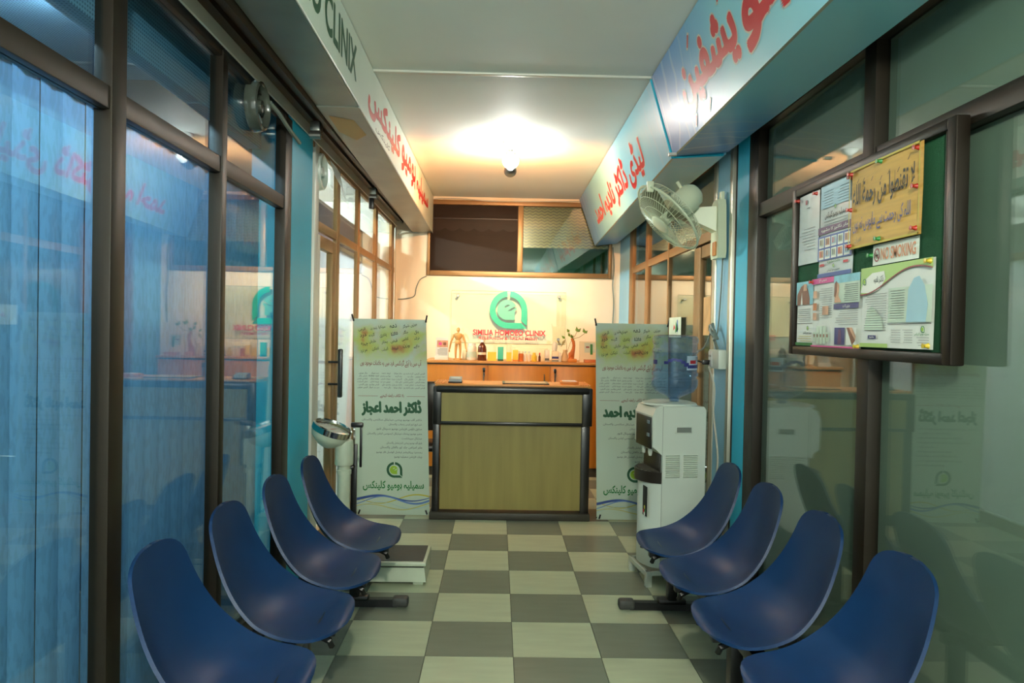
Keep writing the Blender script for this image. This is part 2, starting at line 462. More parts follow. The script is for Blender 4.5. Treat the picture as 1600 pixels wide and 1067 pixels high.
# floor: slab and one object for each tile
fl = struct('floor', (0.1, 4, 0))
bx('slab', fl, 'grout', LX - 0.06, RX + 0.06, -1.6, YB + 0.1, -0.12, -0.006)
xcols = [LX + 0.002, -0.70, -0.30, 0.10, 0.50, 0.90, RX - 0.002]
tile_mesh = {}
for iy in range(-10, 12):
    y0 = 3.30 + 0.4 * iy
    for c in range(6):
        w = xcols[c + 1] - xcols[c]; dark = (c - 3 + iy) % 2 != 0
        key = (c if c in (0, 5) else 1, dark)
        if key not in tile_mesh:
            tile_mesh[key] = MB().box(0.0015, w - 0.0015, 0.0015, 0.3985, -0.006, 0, 'tile_dark' if dark else 'tile_light').mesh('tile', Matrix.Identity(4))
        o = bpy.data.objects.new('tile', tile_mesh[key]); COL.objects.link(o); o.parent = fl
        o.location = Vector((xcols[c], y0, 0)) - Vector(fl.location)
# ceiling
ce = struct('ceiling', (0, 3, CEIL))
bx('slab', ce, 'ceiling_paint', LX - 0.1, RX + 0.1, -1.6, YB + 0.1, CEIL, CEIL + 0.1)
tr = struct('trim_1', (0, 4.2, CEIL))
bx('seam_strip', tr, 'white_aluminium', -0.735, 0.86, 4.19, 4.225, CEIL - 0.014, CEIL, 0.004)
# back wall with an opening for its high window
wb = struct('wall_back', (0, YB, 0))
MB().box(LX - .1, RX + .1, YB, YB + .14, 0, 2.07, 'cream_wall').box(LX - .1, RX + .1, YB, YB + .14, 2.90, CEIL, 'cream_wall') \
    .box(LX - .1, -.79, YB, YB + .14, 2.07, 2.90, 'cream_wall').box(1.25, RX + .1, YB, YB + .14, 2.07, 2.90, 'cream_wall').build('plaster', wb)
bb = struct('baseboard_back', (0, YB, 0))
bx('skirting', bb, 'kick', LX, RX, YB - .012, YB, 0, .1)

# window 1: high window of the back wall
m, nt, b = node_mat('patterned_glass', 0.25)
tc = nt.nodes.new('ShaderNodeTexCoord'); sep = nt.nodes.new('ShaderNodeSeparateXYZ'); nt.links.new(tc.outputs['Object'], sep.inputs[0])
def mth(op, a, bb_=None, nt_=None):
    n = nt_.nodes.new('ShaderNodeMath'); n.operation = op
    for i, q in enumerate((a, bb_)):
        if q is None: continue
        if isinstance(q, (int, float)): n.inputs[i].default_value = q
        else: nt_.links.new(q, n.inputs[i])
    return n.outputs[0]
px_ = mth('PINGPONG', mth('MULTIPLY', sep.outputs['X'], 30, nt), 1.0, nt)
zz_ = mth('MULTIPLY', sep.outputs['Z'], 30, nt)
w_ = mth('FRACT', mth('ADD', zz_, mth('MULTIPLY', px_, 0.5, nt), nt), None, nt)
rp = nt.nodes.new('ShaderNodeValToRGB'); nt.links.new(w_, rp.inputs[0])
rp.color_ramp.elements[0].position = .30; rp.color_ramp.elements[0].color = rgb(64, 66, 36)
rp.color_ramp.elements[1].position = .42; rp.color_ramp.elements[1].color = rgb(118, 114, 66)
nt.links.new(rp.outputs[0], b.inputs['Base Color'])
M('green_glass_back', (14, 50, 34), 0.08, 0, 0.2, 2, coat=0.6)
w1 = struct('window_1', (0.2, YB, 2.07))
for nm, a in (('frame_left', (-.79, -.755, 2.07, 2.90)), ('frame_right', (1.215, 1.25, 2.07, 2.90)), ('frame_bottom', (-.755, 1.215, 2.07, 2.125)),
              ('frame_top', (-.755, 1.215, 2.85, 2.90)), ('mullion', (.205, .265, 2.125, 2.85))):
    MB().box(a[0], a[1], YB - .03, YB + .05, a[2], a[3], 'bronze_light', .006).build('window_frame', w1, True)
bx('fly_screen', w1, 'fly_screen', -.755, .205, YB + .02, YB + .024, 2.125, 2.85)
bx('pane', w1, 'glass', .265, 1.215, YB + .005, YB + .011, 2.125, 2.85)
cu = MB().box(-.755, .205, YB + .05, YB + .06, 2.125, 2.85, 'brown_curtain').build('curtain', w1)
v_ = MB()
sp = [(-.755 + .96 * i / 48, 2.60 - .035 * abs(math.sin(PI * i / 8))) for i in range(49)]
v_.add([(x, YB + .018, z) for x, z in sp] + [(x, YB + .018, 2.70) for x, z in sp], [(i, i + 1, 50 + i, 49 + i) for i in range(48)], 'brown_curtain')
v_.build('valance', w1)
bx('curtain_rail', w1, 'bronze', -.755, .205, YB + .006, YB + .018, 2.70, 2.708)
bx('patterned_panel', w1, 'patterned_glass', .265, 1.215, YB + .03, YB + .04, 2.40, 2.85)
bx('tinted_panel', w1, 'green_glass_back', .265, 1.215, YB + .03, YB + .04, 2.125, 2.40)

# ---------------------------------------------------------------- left side: near shop front, blue column, far shop front
def panes(parent, X0, X1, spans, mat):
    for y0, y1, z0, z1 in spans: bx('pane', parent, mat, X0, X1, y0, y1, z0, z1)
w2 = struct('window_2', (LX, 2, 0))
for y0, y1 in ((-.9, -.82), (.55, .63), (1.32, 1.39), (2.185, 2.27), (3.045, 3.10), (3.94, 4.06)):
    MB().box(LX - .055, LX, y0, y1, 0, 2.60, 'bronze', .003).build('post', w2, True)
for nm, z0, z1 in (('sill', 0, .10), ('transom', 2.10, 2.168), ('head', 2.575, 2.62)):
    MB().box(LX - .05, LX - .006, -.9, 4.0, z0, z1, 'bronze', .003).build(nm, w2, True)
ys = (-.86, .59, 1.355, 2.228, 3.073, 4.0)
for a, c in zip(ys[:-1], ys[1:]):
    bx('pane', w2, 'glass', LX - .036, LX - .030, a, c, .1, 2.10)
    bx('upper_pane', w2, 'glass_blue', LX - .036, LX - .030, a, c, 2.168, 2.575)
wl = struct('wall_left', (LX - .1, 4.28, 0))
MB().box(LX - .22, LX, 4.062, 4.50, 0, CEIL, 'teal_paint').build('column', wl)
bx('partition', wl, 'room_blue', LX - 2.6, LX - .22, 4.062, 4.2, 0, CEIL)
# interior of the near room behind the blinds
rl = struct('wall_room_left', (LX - 1.5, 1.5, 0))
MB().box(LX - 2.7, LX - 2.6, -1.6, 4.2, 0, CEIL, 'room_blue').box(LX - 2.6, LX - .08, -1.7, -1.6, 0, CEIL, 'room_blue').build('plaster', rl)
bx('room_floor', rl, 'room_floor', LX - 2.6, LX - .07, -1.6, 4.06, -.1, -.01)
m, nt, b = node_mat('perforated_board', 0.7)
tc = nt.nodes.new('ShaderNodeTexCoord'); vo = nt.nodes.new('ShaderNodeTexVoronoi'); vo.inputs['Randomness'].default_value = 0; vo.inputs['Scale'].default_value = 70
nt.links.new(tc.outputs['Object'], vo.inputs['Vector']); rp = nt.nodes.new('ShaderNodeValToRGB'); nt.links.new(vo.outputs['Distance'], rp.inputs[0])
rp.color_ramp.elements[0].position = .25; rp.color_ramp.elements[0].color = rgb(96, 124, 144); rp.color_ramp.elements[1].position = .35; rp.color_ramp.elements[1].color = rgb(160, 192, 210)
nt.links.new(rp.outputs[0], b.inputs['Base Color'])
bx('room_ceiling', rl, 'perforated_board', LX - 2.6, LX - .08, -1.6, 4.06, 2.80, 2.85)
bx('bulkhead', rl, 'perforated_board', LX - .24, LX - .17, -1.6, 4.06, 2.44, 2.80)
# aluminium edge, black joint, door and far shop front
w4 = struct('window_4', (LX, 6, 0)); FX = LX + .01
bx('joint', w4, 'black_rubber', FX - .1, FX - .02, 4.50, 4.53, 0, 2.62)
MB().box(FX - .09, FX, 4.53, 4.63, 0, 2.62, 'white_aluminium', .004).build('edge_post', w4, True)
for y0, y1 in ((5.16, 5.25), (5.925, 6.005), (6.785, 6.885), (7.79, 7.98)):
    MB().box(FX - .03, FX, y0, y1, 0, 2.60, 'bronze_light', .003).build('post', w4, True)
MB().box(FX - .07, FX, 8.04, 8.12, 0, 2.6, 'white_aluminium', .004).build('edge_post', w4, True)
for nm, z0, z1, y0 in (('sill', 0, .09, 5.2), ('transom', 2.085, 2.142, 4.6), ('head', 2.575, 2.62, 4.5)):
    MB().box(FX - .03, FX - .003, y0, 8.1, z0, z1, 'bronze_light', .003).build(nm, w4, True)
ys = (4.58, 5.2, 5.965, 6.835, 7.88, 8.08)
for i, (a, c) in enumerate(zip(ys[:-1], ys[1:])):
    if i: bx('pane', w4, 'glass', FX - .020, FX - .014, a, c, .09, 2.085)
    bx('upper_pane', w4, 'glass', FX - .020, FX - .014, a, c, 2.142, 2.575)
d1 = struct('door_1', (FX, 4.9, 0))
for nm, a in (('stile', (4.635, 4.70, .01, 2.06)), ('stile', (5.06, 5.155, .01, 2.06)), ('top_rail', (4.70, 5.06, 1.98, 2.06)), ('bottom_rail', (4.70, 5.06, .01, .16))):
    MB().box(FX - .05, FX - .004, a[0], a[1], a[2], a[3], 'bronze_light' if nm != 'stile' or a[0] > 5 else 'white_aluminium', .004).build(nm, d1, True)
bx('pane', d1, 'glass', FX - .03, FX - .024, 4.70, 5.06, .16, 1.98)
h_ = MB().box(-1.075, -1.045, 4.985, 5.02, 1.00, 1.33, 'black_plastic', .008)
h_.tube([(FX - .01, 5.0, 1.09), (-1.05, 5.0, 1.09)], .008, 'black_plastic').tube([(FX - .01, 5.0, 1.24), (-1.05, 5.0, 1.24)], .008, 'black_plastic')
tag(h_.build('door_handle', d1, True), 'black bar handle')
# far-left room
rf = struct('wall_room_far_left', (LX - 1.5, 6, 0))
MB().box(LX - 2.7, LX - 2.6, 4.2, 8.3, 0, CEIL, 'room_white').box(LX - 2.6, LX - .08, 8.16, 8.26, 0, CEIL, 'room_white').build('plaster', rf)
bx('room_floor', rf, 'room_floor', LX - 2.6, LX - .08, 4.2, 8.16, -.1, -.01)
bx('room_ceiling', rf, 'room_white', LX - 2.6, LX - .1, 4.2, 8.16, 2.86, 2.92)
bx('partition_face', rf, 'room_white', LX - 2.6, LX - .22, 4.2, 4.22, 0, 2.86)
bx('pelmet', rf, 'pelmet', LX - .20, LX - .16, 5.2, 8.1, 2.14, 2.40)
# roller shutter channel over the left shop fronts
t2 = struct('trim_2', (-1.04, 4, 2.62))
MB().box(-1.13, -.955, -1.5, YB, 2.66, 2.70, 'bronze').box(-1.13, -1.12, -1.5, YB, 2.60, 2.66, 'white_aluminium').build('channel', t2)
for x0, x1, z0 in ((-1.07, -1.055, 2.635), (-1.03, -1.015, 2.64), (-.975, -.955, 2.585)):
    bx('channel_rib', t2, 'bronze', x0, x1, -1.5, YB, z0, 2.66)
bx('channel_back', t2, 'black_rubber', -1.14, -.74, -1.5, YB, 2.70, CEIL)

# ---------------------------------------------------------------- right side
w3 = struct('window_3', (RX, 2, 0))
for y0, y1 in ((-.9, -.82), (.35, .43), (1.45, 1.53), (2.66, 2.745), (3.86, 4.0)):
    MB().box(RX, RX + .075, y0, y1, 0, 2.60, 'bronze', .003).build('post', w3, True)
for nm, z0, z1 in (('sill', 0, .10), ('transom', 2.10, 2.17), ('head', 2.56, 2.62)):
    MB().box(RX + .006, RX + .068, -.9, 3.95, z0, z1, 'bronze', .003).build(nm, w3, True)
ys = (-.86, .39, 1.49, 2.70, 3.9)
for a, c in zip(ys[:-1], ys[1:]):
    bx('pane', w3, 'glass', RX + .040, RX + .046, a, c, .1, 2.10)
    bx('upper_pane', w3, 'glass', RX + .040, RX + .046, a, c, 2.17, 2.56)
    bx('frosted_film', w3, 'film_green', RX + .052, RX + .054, a, c, .1, 2.10)
    bx('frosted_film', w3, 'film_green', RX + .052, RX + .054, a, c, 2.17, 2.56)
wr = struct('wall_right', (RX + .1, 4.1, 0))
bx('column', wr, 'teal_paint', RX, RX + .3, 4.002, 4.19, 0, CEIL)
GX = RX - .015
w5 = struct('window_5', (GX, 6, 0))
bx('joint', w5, 'black_rubber', GX + .02, GX + .12, 4.19, 4.235, 0, 2.62)
MB().box(GX, GX + .09, 4.235, 4.285, 0, 2.62, 'aluminium', .003).build('edge_post', w5, True)
bx('side_panel', w5, 'sky_paint', GX + .008, GX + .09, 4.285, 4.54, 0, 2.62)
MB().box(GX, GX + .09, 4.54, 4.61, 0, 2.62, 'aluminium', .003).build('edge_post', w5, True)
for y0, y1 in ((5.80, 5.835), (6.60, 6.72), (7.36, 7.53)):
    MB().box(GX, GX + .035, y0, y1, 0, 2.60, 'bronze_light', .003).build('post', w5, True)
for nm, z0, z1, y0 in (('sill', 0, .09, 5.1), ('transom', 2.075, 2.14, 4.61), ('head', 2.56, 2.62, 4.61)):
    MB().box(GX + .003, GX + .034, y0, 7.5, z0, z1, 'bronze_light', .003).build(nm, w5, True)
ys = (4.61, 5.06, 5.82, 6.66, 7.4)
for i, (a, c) in enumerate(zip(ys[:-1], ys[1:])):
    if i: bx('pane', w5, 'glass', GX + .016, GX + .022, a, c, .09, 2.075)
    bx('upper_pane', w5, 'glass', GX + .016, GX + .022, a, c, 2.14, 2.56)
bx('end_panel', w5, 'sky_paint', GX, GX + .09, 7.53, YB, 0, 2.62)
d2 = struct('door_2', (GX, 4.85, 0))
for nm, a in (('stile', (4.90, 5.05, .01, 2.06)), ('stile', (4.612, 4.64, .01, 2.06)), ('top_rail', (4.64, 4.87, 1.98, 2.06)), ('bottom_rail', (4.64, 4.87, .01, .16))):
    MB().box(GX + .004, GX + .05, a[0], a[1], a[2], a[3], 'bronze_light', .004).build(nm, d2, True)
bx('pane', d2, 'glass', GX + .024, GX + .03, 4.64, 4.87, .16, 1.98)
rr = struct('wall_room_right', (RX + 1.4, 4, 0))
MB().box(RX + 2.5, RX + 2.6, -1.6, 8.3, 0, CEIL, 'room_grey').box(RX + .08, RX + 2.5, 8.16, 8.26, 0, CEIL, 'room_grey').box(RX + .3, RX + 2.5, 4.0, 4.2, 0, CEIL, 'room_grey') \
    .box(RX + .08, RX + 2.5, -1.7, -1.6, 0, CEIL, 'room_grey').build('plaster', rr)
bx('room_floor', rr, 'room_floor', RX + .08, RX + 2.5, -1.6, 8.16, -.1, -.01)
bx('room_ceiling', rr, 'room_grey', RX + .1, RX + 2.5, -1.6, 8.16, 2.86, 2.92)
bx('ceiling_fill', wr, 'black_rubber', RX - .02, RX + .1, -1.5, YB, 2.62, CEIL)

M('foot_cap', (58, 60, 58), 0.6, 0, 0.15, 30)
# ================================================================== SIGN BOXES
sl = thing('sign_box', 'long white fascia sign with green Latin capitals over the blue-blind shop window', 'sign', (-.84, 2, 2.6))
MB().hexa([(-.95, -1.0, 2.66), (-.735, -1.0, 2.66), (-.735, 3.80, 2.61), (-.95, 3.80, 2.61), (-.95, -1.0, CEIL - .004), (-.735, -1.0, CEIL - .004), (-.735, 3.80, CEIL - .004), (-.95, 3.80, CEIL - .004)], 'sign_metal').build('box', sl)
MB().hexa([(-.735, -1.0, 2.665), (-.727, -1.0, 2.665), (-.727, 3.80, 2.615), (-.735, 3.80, 2.615), (-.735, -1.0, CEIL - .006), (-.727, -1.0, CEIL - .006), (-.727, 3.80, CEIL - .006), (-.735, 3.80, CEIL - .006)], 'sign_white').build('face', sl)
MB().tube([(-.729, -1.0, 2.662), (-.729, 3.80, 2.612)], .005, 'white_aluminium', 6).build('edge_trim', sl)
p = Print((-.727, 0, 0), (0, 1, 0), (0, 0, 1), (1, 0, 0))
p.fat('SIMILIA HOMOEO CLINIX', 1.32, 2.70, 3.69, 2.865, 'ink_green', 1, .007)
p.build('lettering', sl)
s2 = thing('sign_box', 'long white fascia sign with red Urdu lettering above the glass door', 'sign', (-.84, 6, 2.6))
MB().hexa([(-.95, 3.805, 2.605), (-.735, 3.805, 2.605), (-.735, YB - .02, 2.535), (-.95, YB - .02, 2.535), (-.95, 3.805, CEIL - .004), (-.735, 3.805, CEIL - .004), (-.735, YB - .02, CEIL - .004), (-.95, YB - .02, CEIL - .004)], 'sign_metal').build('box', s2)
MB().hexa([(-.735, 3.805, 2.61), (-.728, 3.805, 2.61), (-.728, YB - .02, 2.54), (-.735, YB - .02, 2.54), (-.735, 3.805, CEIL - .006), (-.728, 3.805, CEIL - .006), (-.728, YB - .02, CEIL - .006), (-.735, YB - .02, CEIL - .006)], 'sign_white').build('face', s2)
MB().tube([(-.73, 3.805, 2.607), (-.73, YB - .02, 2.537)], .005, 'white_aluminium', 6).build('edge_trim', s2)
p = Print((-.728, 0, 0), (0, 1, 0), (0, 0, 1), (1, 0, 0))
for w_, a_, b_ in (('سمیلیہ', 6.45, 7.50), ('ہومیو', 5.45, 6.35), ('کلینکس', 4.05, 5.35)):
    p = Print((-.728, 0, 0), (0, 1, 0), (0, 0, 1), (1, 0, 0)); p.fat(w_, a_, 2.66, b_, 2.86, 'sign_red', 1, .013); p.build('lettering', s2)
p = Print((-.728, 0, 0), (0, 1, 0), (0, 0, 1), (1, 0, 0)); p.text('کلینکس', 4.30, 2.62, 4.85, 2.665, 'ink_grey', 1, bold=0.01); p.build('small_lettering', s2)
# peeled film on the underside of the far sign
MB().add([(-.92, 3.95, 2.601), (-.80, 4.02, 2.600), (-.78, 4.30, 2.595), (-.86, 4.42, 2.593), (-.93, 4.25, 2.597)], [(0, 1, 2, 3, 4)], 'rust_tape').build('peeled_film', s2)

def right_sign(label, y0, y1, xt0, xb0, zb0, xt1, xb1, zb1, loc):
    t = thing('sign_box', label, 'sign', loc)
    zt = CEIL - .006
    A = [(xb0, y0, zb0), (RX - .06, y0, zb0 + .03), (RX - .06, y1, zb1 + .03), (xb1, y1, zb1), (xt0, y0, zt), (RX - .06, y0, zt), (RX - .06, y1, zt), (xt1, y1, zt)]
    MB().hexa([(A[i][0] + (.012 if i in (0, 3, 4, 7) else 0), A[i][1], A[i][2]) for i in range(8)], 'sky_print').build('box', t)
    fp_ = FacePrint(A[3], A[0], A[7], A[4], 0); n_, m_ = 30, 5; g = MB()
    g.add([fp_.at(fp_.L * i / n_, fp_.H * j / m_, 0) for i in range(n_ + 1) for j in range(m_ + 1)], [(i * (m_ + 1) + j, (i + 1) * (m_ + 1) + j, (i + 1) * (m_ + 1) + j + 1, i * (m_ + 1) + j + 1) for i in range(n_) for j in range(m_)], 'sky_print')
    g.build('face', t, True)
    MB().hexa([A[0], (A[0][0] + .013, A[0][1], A[0][2]), (A[3][0] + .013, A[3][1], A[3][2]), A[3], (A[0][0], A[0][1], A[0][2] + .004), (A[0][0] + .013, A[0][1], A[0][2] + .004), (A[3][0] + .013, A[3][1], A[3][2] + .004), (A[3][0], A[3][1], A[3][2] + .004)], 'aluminium').build('bottom_lip', t)
    return t
# printed sky-blue film: darker violet-blue with pale swirls towards the printed ends
m, nt, b = node_mat('sky_print', 0.33, 0.4)
tc = nt.nodes.new('ShaderNodeTexCoord'); sep = nt.nodes.new('ShaderNodeSeparateXYZ'); nt.links.new(tc.outputs['Object'], sep.inputs[0])
n1 = nt.nodes.new('ShaderNodeTexNoise'); n1.inputs['Scale'].default_value = 1.6; nt.links.new(tc.outputs['Object'], n1.inputs['Vector'])
ya = mth('ADD', mth('MULTIPLY', sep.outputs['Y'], 1.0, nt), mth('MULTIPLY', n1.outputs['Fac'], 0.5, nt), nt)
rp = nt.nodes.new('ShaderNodeValToRGB'); mr = nt.nodes.new('ShaderNodeMapRange'); nt.links.new(ya, mr.inputs[0]); mr.inputs[1].default_value = -2; mr.inputs[2].default_value = 2.4
nt.links.new(mr.outputs[0], rp.inputs[0]); cr = rp.color_ramp
cr.elements[0].position = 0; cr.elements[0].color = rgb(140, 190, 224); cr.elements[1].position = 1; cr.elements[1].color = rgb(84, 128, 186)
for ps, c in ((.2, (146, 212, 230)), (.74, (144, 212, 230)), (.88, (100, 160, 216))):
    e = cr.elements.new(ps); e.color = rgb(*c)
wv = nt.nodes.new('ShaderNodeTexWave'); wv.wave_type = 'RINGS'; wv.inputs['Scale'].default_value = 2.2; wv.inputs['Distortion'].default_value = 9; wv.inputs['Detail'].default_value = 1; wv.inputs['Detail Scale'].default_value = 1.2
nt.links.new(tc.outputs['Object'], wv.inputs['Vector']); r2 = nt.nodes.new('ShaderNodeValToRGB'); nt.links.new(wv.outputs['Fac'], r2.inputs[0])
r2.color_ramp.elements[0].position = .90; r2.color_ramp.elements[0].color = (0, 0, 0, 1); r2.color_ramp.elements[1].position = .97; r2.color_ramp.elements[1].color = (1, 1, 1, 1)
mk = nt.nodes.new('ShaderNodeMapRange'); nt.links.new(mth('ABSOLUTE', mth('ADD', sep.outputs['Y'], 0.0, nt), None, nt), mk.inputs[0]); mk.inputs[1].default_value = 1.25; mk.inputs[2].default_value = 1.7; mk.inputs[4].default_value = .45
mx = nt.nodes.new('ShaderNodeMix'); mx.data_type = 'RGBA'
nt.links.new(mth('MULTIPLY', r2.outputs[0], mk.outputs[0], nt), mx.inputs[0]); nt.links.new(rp.outputs[0], mx.inputs[6]); mx.inputs[7].default_value = rgb(176, 204, 220)
nt.links.new(mx.outputs[2], b.inputs['Base Color'])
s3 = right_sign('long sky-blue fascia sign with large red outlined lettering above the notice board', -1.0, 4.19, .85, .95, 2.46, .85, .985, 2.49, (1.1, 2.05, 2.5))
s4 = right_sign('long sky-blue fascia sign with small red lettering above the wall fan', 4.225, YB - .03, .855, .985, 2.485, .875, 1.055, 2.43, (1.1, 6.1, 2.5))
MB().tube([(.853, 4.212, CEIL - .01), (.986, 4.212, 2.485), (1.28, 4.212, 2.51)], .009, 'teal_paint', 6).build('end_trim', s4)
MB().box(.94, .985, 4.10, 4.12, 2.47, 2.487, 'steel_dull').build('clip', s3)
# near sign: the reader's right is towards the viewer (-Y); x = 0 at the far end
p = FacePrint((.985, 4.19, 2.49), (.95, -1.0, 2.46), (.85, 4.19, CEIL - .006), (.85, -1.0, CEIL - .006))
def outlined(p, t, x0, y0, x1, y1, bold=.05, edge=.055):
    p.fat(t, x0, y0, x1, y1, 'sign_outline', 1, bold + edge); p.fat(t, x0, y0, x1, y1, 'sign_red', 2, bold)
outlined(p, 'يشفين', .46, .10, 1.28, .34, .014, .008)
outlined(p, 'فهو', 1.37, .09, 1.98, .36, .014, .008)
outlined(p, 'مرضت', 2.10, .09, 2.95, .36, .014, .008)
outlined(p, 'واذا', 3.05, .09, 3.60, .36, .014, .008)
def mark(p, x, y, s_=.035, kind='dia'):
    q = [(x, y - s_), (x + s_ * .62, y), (x, y + s_), (x - s_ * .62, y)] if kind == 'dia' else [(x - s_ * 1.0, y - s_ * .75), (x - s_ * .5, y - s_ * .9), (x + s_ * 1.0, y + s_ * .5), (x + s_ * .5, y + s_ * .75)]
    c = (sum(a for a, _ in q) / 4, sum(a for _, a in q) / 4)
    p.poly([(c[0] + (a - c[0]) * 1.5, c[1] + (d - c[1]) * 1.35) for a, d in q], 'sign_outline', 3); p.poly(q, 'sign_red', 4)
mark(p, .72, .385, .03, 'bar'); mark(p, 1.20, .39, .03, 'bar'); mark(p, .80, .055, .026, 'bar'); mark(p, 1.62, .415, .03, 'bar'); mark(p, .56, .05, .026, 'bar')
p.build('lettering', s3)
p = FacePrint((1.055, YB - .03, 2.43), (.985, 4.225, 2.485), (.875, YB - .03, CEIL - .006), (.855, 4.225, CEIL - .006))
outlined(p, 'لیڈی ڈاکٹر نادیہ احمد', .70, .08, 3.22, .38, .010, .007)
p.build('lettering', s4)

# ================================================================== LAMPS
lx, ly = .078, 5.70
lt = thing('ceiling_lamp', 'twin ceiling lamp with glowing white bulb and grey spotlight aimed at the logo', 'lamp', (lx, ly, CEIL))
MB().lathe([(.062, 0), (.062, -.012), (.05, -.03), (.03, -.042), (.018, -.05), (.018, -.095)], (lx, ly, CEIL), mat='lamp_white', n=24).build('ceiling_rose', lt, True)
MB().lathe([(.02, 0), (.036, .01), (.04, .03), (.034, .045)], (lx, ly + .0, CEIL - .13), mat='bulb_metal', n=20).build('lamp_holder', lt, True)
MB().lathe([(.0, .0), (.045, -.004), (.062, -.016), (.064, -.016), (.047, .0), (.0, .004)], (lx, ly + .004, CEIL - .155), (0, 1, 0), 'bulb_metal', 20, False).build('bulb_shade', lt, True)
bl = MB().sphere((lx, ly - .055, CEIL - .155), .038, 'glow_white', 14, (1, 1, 1.05)).build('white_bulb', lt, True)
MB().tube([(lx - .03, ly, CEIL - .11), (lx - .035, ly + .02, CEIL - .2)], .005, 'bulb_metal', 6).build('yoke_arm', lt, True); MB().tube([(lx + .03, ly, CEIL - .11), (lx + .035, ly + .02, CEIL - .2)], .005, 'bulb_metal', 6).build('yoke_arm', lt, True)
ax = Vector((0, 1.0, -.06)).normalized()
hc = Vector((lx, ly + .03, CEIL - .205))
MB().lathe([(.0, -.05), (.03, -.048), (.042, -.03), (.046, .0), (.05, .07), (.047, .07), (.043, .0), (.03, -.03), (.0, -.035)], hc, ax, 'bulb_metal', 22, False).build('spot_housing', lt, True)
MB().sphere(hc + ax * .064, .028, 'glow_warm', 10).build('warm_bulb', lt, True)
sd = bpy.data.lights.new('lamp_beam', 'SPOT'); so = bpy.data.objects.new('lamp_beam', sd); COL.objects.link(so)
sd.energy = WARM_SPOT; sd.color = (1.0, .80, .52); sd.spot_size = math.radians(54); sd.spot_blend = 1.0; sd.shadow_soft_size = .02
so.parent = lt; so.location = hc + ax * .14 - Vector((lx, ly, CEIL)); so.rotation_euler = Vector((0, 2.35, -.86)).to_track_quat('-Z', 'Y').to_euler()
l2 = thing('ceiling_lamp', 'bare pendant bulb lighting the corridor from over the viewer', 'lamp', (.10, -.45, CEIL))
MB().lathe([(.062, 0), (.062, -.012), (.03, -.042), (.018, -.05), (.018, -.10)], (.10, -.45, CEIL), mat='lamp_white', n=20).tube([(.10, -.45, CEIL - .09), (.10, -.45, 2.56)], .006, 'lamp_white', 6).build('ceiling_rose', l2, True)
MB().sphere((.10, -.45, 2.50), .065, 'glow_rear', 14, (1, 1, 1.1)).build('white_bulb', l2, True)
def tube_lamp(label, mat, x, y, z, ln):
    t = thing('tube_light', label, 'lamp', (x, y, z))
    bx('batten', t, 'lamp_white', x - .035, x + .035, y - ln / 2, y + ln / 2, z - .03, z, .006)
    MB().tube([(x, y - ln / 2 + .04, z - .05), (x, y + ln / 2 - .04, z - .05)], .016, mat, 10).build('tube', t, True)
tube_lamp('added fill tube light out of sight in the room behind the blue blinds', 'glow_fill_blue', LX - .62, 2.5, 2.80, 1.2)  # added unseen lamp, brightens the blue blinds from behind
tube_lamp('tube light on the ceiling of the bright room behind the glass door', 'glow_room_far', LX - 1.3, 6.6, 2.86, 1.2)
tube_lamp('tube light on the ceiling of the room behind the wall fan', 'glow_room_right', RX + 1.3, 6.4, 2.86, 1.2)

# ================================================================== WAITING BENCHES
def catmull(P, n):
    out = []
    for i in range(len(P) - 1):
        a, b_, c, d = P[max(i - 1, 0)], P[i], P[i + 1], P[min(i + 2, len(P) - 1)]
        for k in range(n):
            t = k / n
            out.append(tuple(.5 * (2 * b_[j] + (c[j] - a[j]) * t + (2 * a[j] - 5 * b_[j] + 4 * c[j] - d[j]) * t * t + (3 * b_[j] - a[j] - 3 * c[j] + d[j]) * t ** 3) for j in range(len(P[0]))))
    out.append(P[-1]); return out
